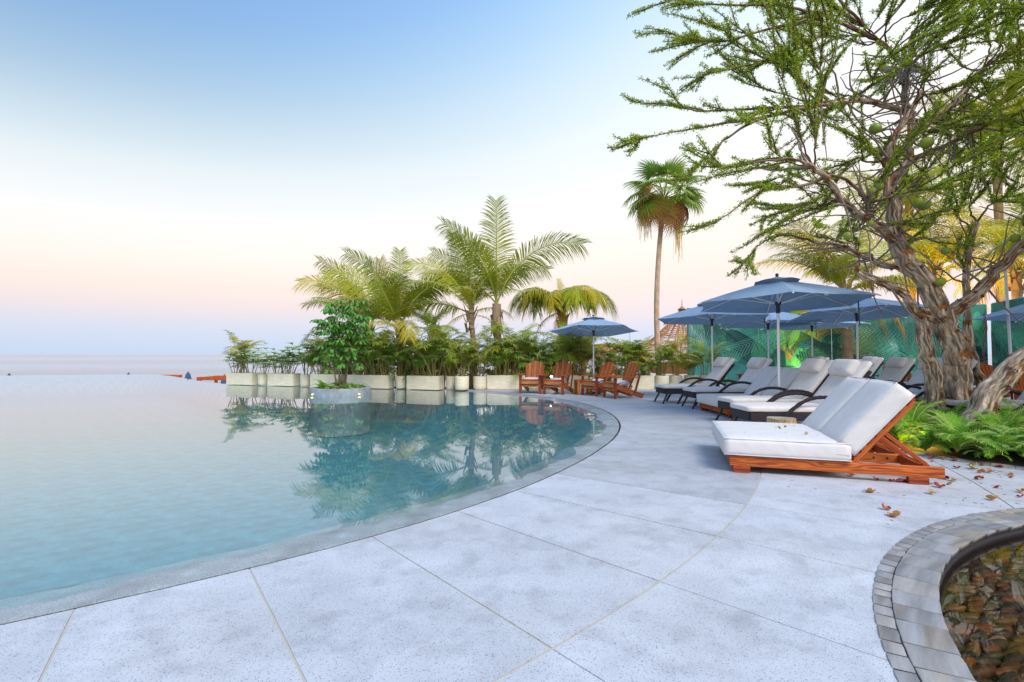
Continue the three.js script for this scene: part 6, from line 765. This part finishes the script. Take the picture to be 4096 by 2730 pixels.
// ------------------------------------------------------------------ beyond the pool
{
  const lat = (label, x, y, z, prof, n, rings, ys) => { const t = thing('stick_pavilion', label, 'pavilion', [x, y, z]), r = rng(5), rib = new MB(), rg = new MB(), P = (f, a, j = 0) => { const g = f * (prof.length - 1), i = Math.min(prof.length - 2, Math.floor(g)), u = g - i, rr = prof[i][0] + (prof[i + 1][0] - prof[i][0]) * u + j; return V(Math.cos(a) * rr, prof[i][1] + (prof[i + 1][1] - prof[i][1]) * u, Math.sin(a) * rr); };
    for (let k = 0; k < n; k++) { const a = k / n * 6.283 + (r() - 0.5) * 0.1, tw = (r() - 0.5) * 0.5, p = []; for (let q = 0; q <= 12; q++) p.push(P(q / 12, a + tw * q / 12, (r() - 0.5) * 0.03)); rib.tube(p, 0.021, 4, { caps: false }); } for (let k = 0; k < rings; k++) { const f = Math.pow((k + 1) / rings, 0.85), p = [], ph = r(); for (let q = 0; q <= 40; q++) { p.push(P(Math.min(0.999, f + 0.01 * Math.sin(q + ph * 9)), q / 40 * 6.283, 0.012)); } rg.tube(p, k % 7 === 5 ? 0.035 : 0.015, 3, { caps: false }); } stuff(mesh('roof_ribs', rib, M.stick, t)); stuff(mesh('roof_rings', rg, M.stick, t)); for (let k = 0; k < 8; k++) { const a = k / 8 * 6.283 + 0.2, rr = prof[prof.length - 1][0] * 0.8; mesh('post', new MB().tube([V(Math.cos(a) * rr, ys, Math.sin(a) * rr), V(Math.cos(a) * rr, prof[prof.length - 1][1] + 0.1, Math.sin(a) * rr)], 0.06, 8), M.stick, t); } return t; };
  const a = lat('conical woven stick pavilion with pointed top behind fan palm', 8.35, 0, -24, [[0.04, 3.42], [0.35, 3.05], [0.8, 2.55], [1.25, 2.1], [1.75, 1.7], [2.5, 1.25], [3.0, 0.95]], 46, 30, -2.7); mesh('peak_pole', new MB().tube([V(0, 3.2, 0), V(0, 3.85, 0)], u => 0.035 - 0.02 * u, 6), M.stick, a); mesh('peak_cap', new MB().tube([V(0, 3.36, 0), V(0, 3.45, 0), V(0, 3.55, 0)], u => 0.24 - 0.22 * u, 10), M.thatch, a); const dr = new MB(); for (let k = 0; k < 9; k++) { const p = []; for (let q = 0; q <= 30; q++) p.push(V(Math.cos(q / 30 * 6.283) * 1.5, 0.3 + k * 0.06, Math.sin(q / 30 * 6.283) * 1.5)); dr.tube(p, 0.03, 4, { caps: false }); } stuff(mesh('drum_band', dr, M.stick, a)); const r = rng(2); for (let k = 0; k < 6; k++) { const s = new THREE.CylinderGeometry(0.1, 0.14, 0.34, 10, 1, true); const o = mesh('woven_lantern', s, M.stick, a); o.position.set(0.3 + (r() - 0.5) * 0.8, 1.55 + 0.4 * r(), 0.6 + 0.4 * r()); }
  lat('low woven stick roof left of the pointed pavilion', 5.2, 0, -26.5, [[0.3, 1.75], [1.0, 1.68], [1.7, 1.5], [2.3, 1.2]], 34, 16, -2.7);
  const th = (label, x, y, z, rr, h) => { const t = thing('thatched_roof', label, 'roof', [x, y, z]), q = rng(7), m = new MB(); for (let k = 0; k < 900; k++) { const a2 = q() * 6.283, f = Math.sqrt(q()), r1 = rr * f, r2 = rr * Math.min(1.08, f + 0.22), p = V(Math.cos(a2) * r1, h * (1 - f) + 0.03 * q(), Math.sin(a2) * r1), e = V(Math.cos(a2 + 0.05 * (q() - 0.5)) * r2, h * (1 - Math.min(1.08, f + 0.22)) - 0.03, Math.sin(a2) * r2), s = V(-Math.sin(a2), 0, Math.cos(a2)).multiplyScalar(0.03); m.face([p.clone().sub(s), p.clone().add(s), e.clone().add(s), e.clone().sub(s)]); } stuff(mesh('thatch', m, M.thatch, t)); mesh('centre_post', new MB().tube([V(0, -3.5, 0), V(0, h, 0)], 0.08, 8), M.stick, t); };
  th('brown thatched roof behind the hedge under the drooping palm', 1.0, 0.75, -23.5, 1.5, 0.75); th('brown thatched roof behind hedge left of the low stick roof', 3.6, 0.95, -24.5, 1.3, 0.7);
  const cu = (label, x, top, z) => { const t = thing('closed_umbrella', label, 'umbrella', [x, top - 2.7, z], 0, 'closed umbrellas on the lower terrace'), m = new MB(); m.tube([0.9, 1.2, 1.5, 1.65, 1.75, 2.1, 2.45, 2.6].map(y => V(0, y, 0)), (u, a) => [0.2, 0.24, 0.22, 0.14, 0.2, 0.17, 0.1, 0.02][Math.round(u * 7)] * (1 + 0.22 * Math.sin(a * 6)), 24); mesh('folded_canopy', m, std(L(0.07, 0.13, 0.26), 0.9, { map: canopyTex }), t); mesh('pole', new MB().tube([V(0, 0, 0), V(0, 2.68, 0)], 0.025, 8), M.alu, t); mesh('finial', new MB().tube([V(0, 2.6, 0), V(0, 2.65, 0), V(0, 2.7, 0)], u => 0.035 - 0.03 * u, 8), M.darkMetal, t); };
  cu('closed blue umbrella tip at far left beyond the pool edge', -35.9, -0.08, -35); cu('closed blue umbrella tip in the middle of the infinity edge', -26.6, 0.0, -34); cu('closed blue umbrella left of the timber frame', -18.5, 0.28, -28); cu('closed blue umbrella half behind the first box planter', -16.3, 0.12, -27.8);
  const tf = (label, x, y, z, w, d, a2) => { const t = thing('timber_frame', label, 'timber frame', [x, y - 2.6, z], a2), h = 2.6; for (const sx of [0, 1]) for (const sz of [0, 1]) mesh('post', new MB().box(0.12, h - 0.16, 0.12, mat4(sx * w, (h - 0.16) / 2, -sz * d)), WOOD[1], t); for (const s of [0, 1]) { mesh('beam', new MB().beam(V(-0.12, h - 0.08, -s * d), V(w + 0.12, h - 0.08, -s * d), 0.09, 0.16), WOOD[0], t); mesh('beam', new MB().beam(V(s * w, h - 0.085, -0.05), V(s * w, h - 0.085, -d + 0.05), 0.09, 0.15), WOOD[2], t); } mesh('beam', new MB().beam(V(w / 2, h - 0.085, -0.05), V(w / 2, h - 0.085, -d + 0.05), 0.09, 0.15), WOOD[2], t); };
  tf('orange timber cabana frame left of the first box planter', -15.55, 0.06, -24.4, 2.2, 1.5, 0.05); tf('end of an orange timber frame at the infinity edge', -23.5, -0.2, -31.6, 1.1, 1.5, 0.0);
}
renderer.render(scene, camera);
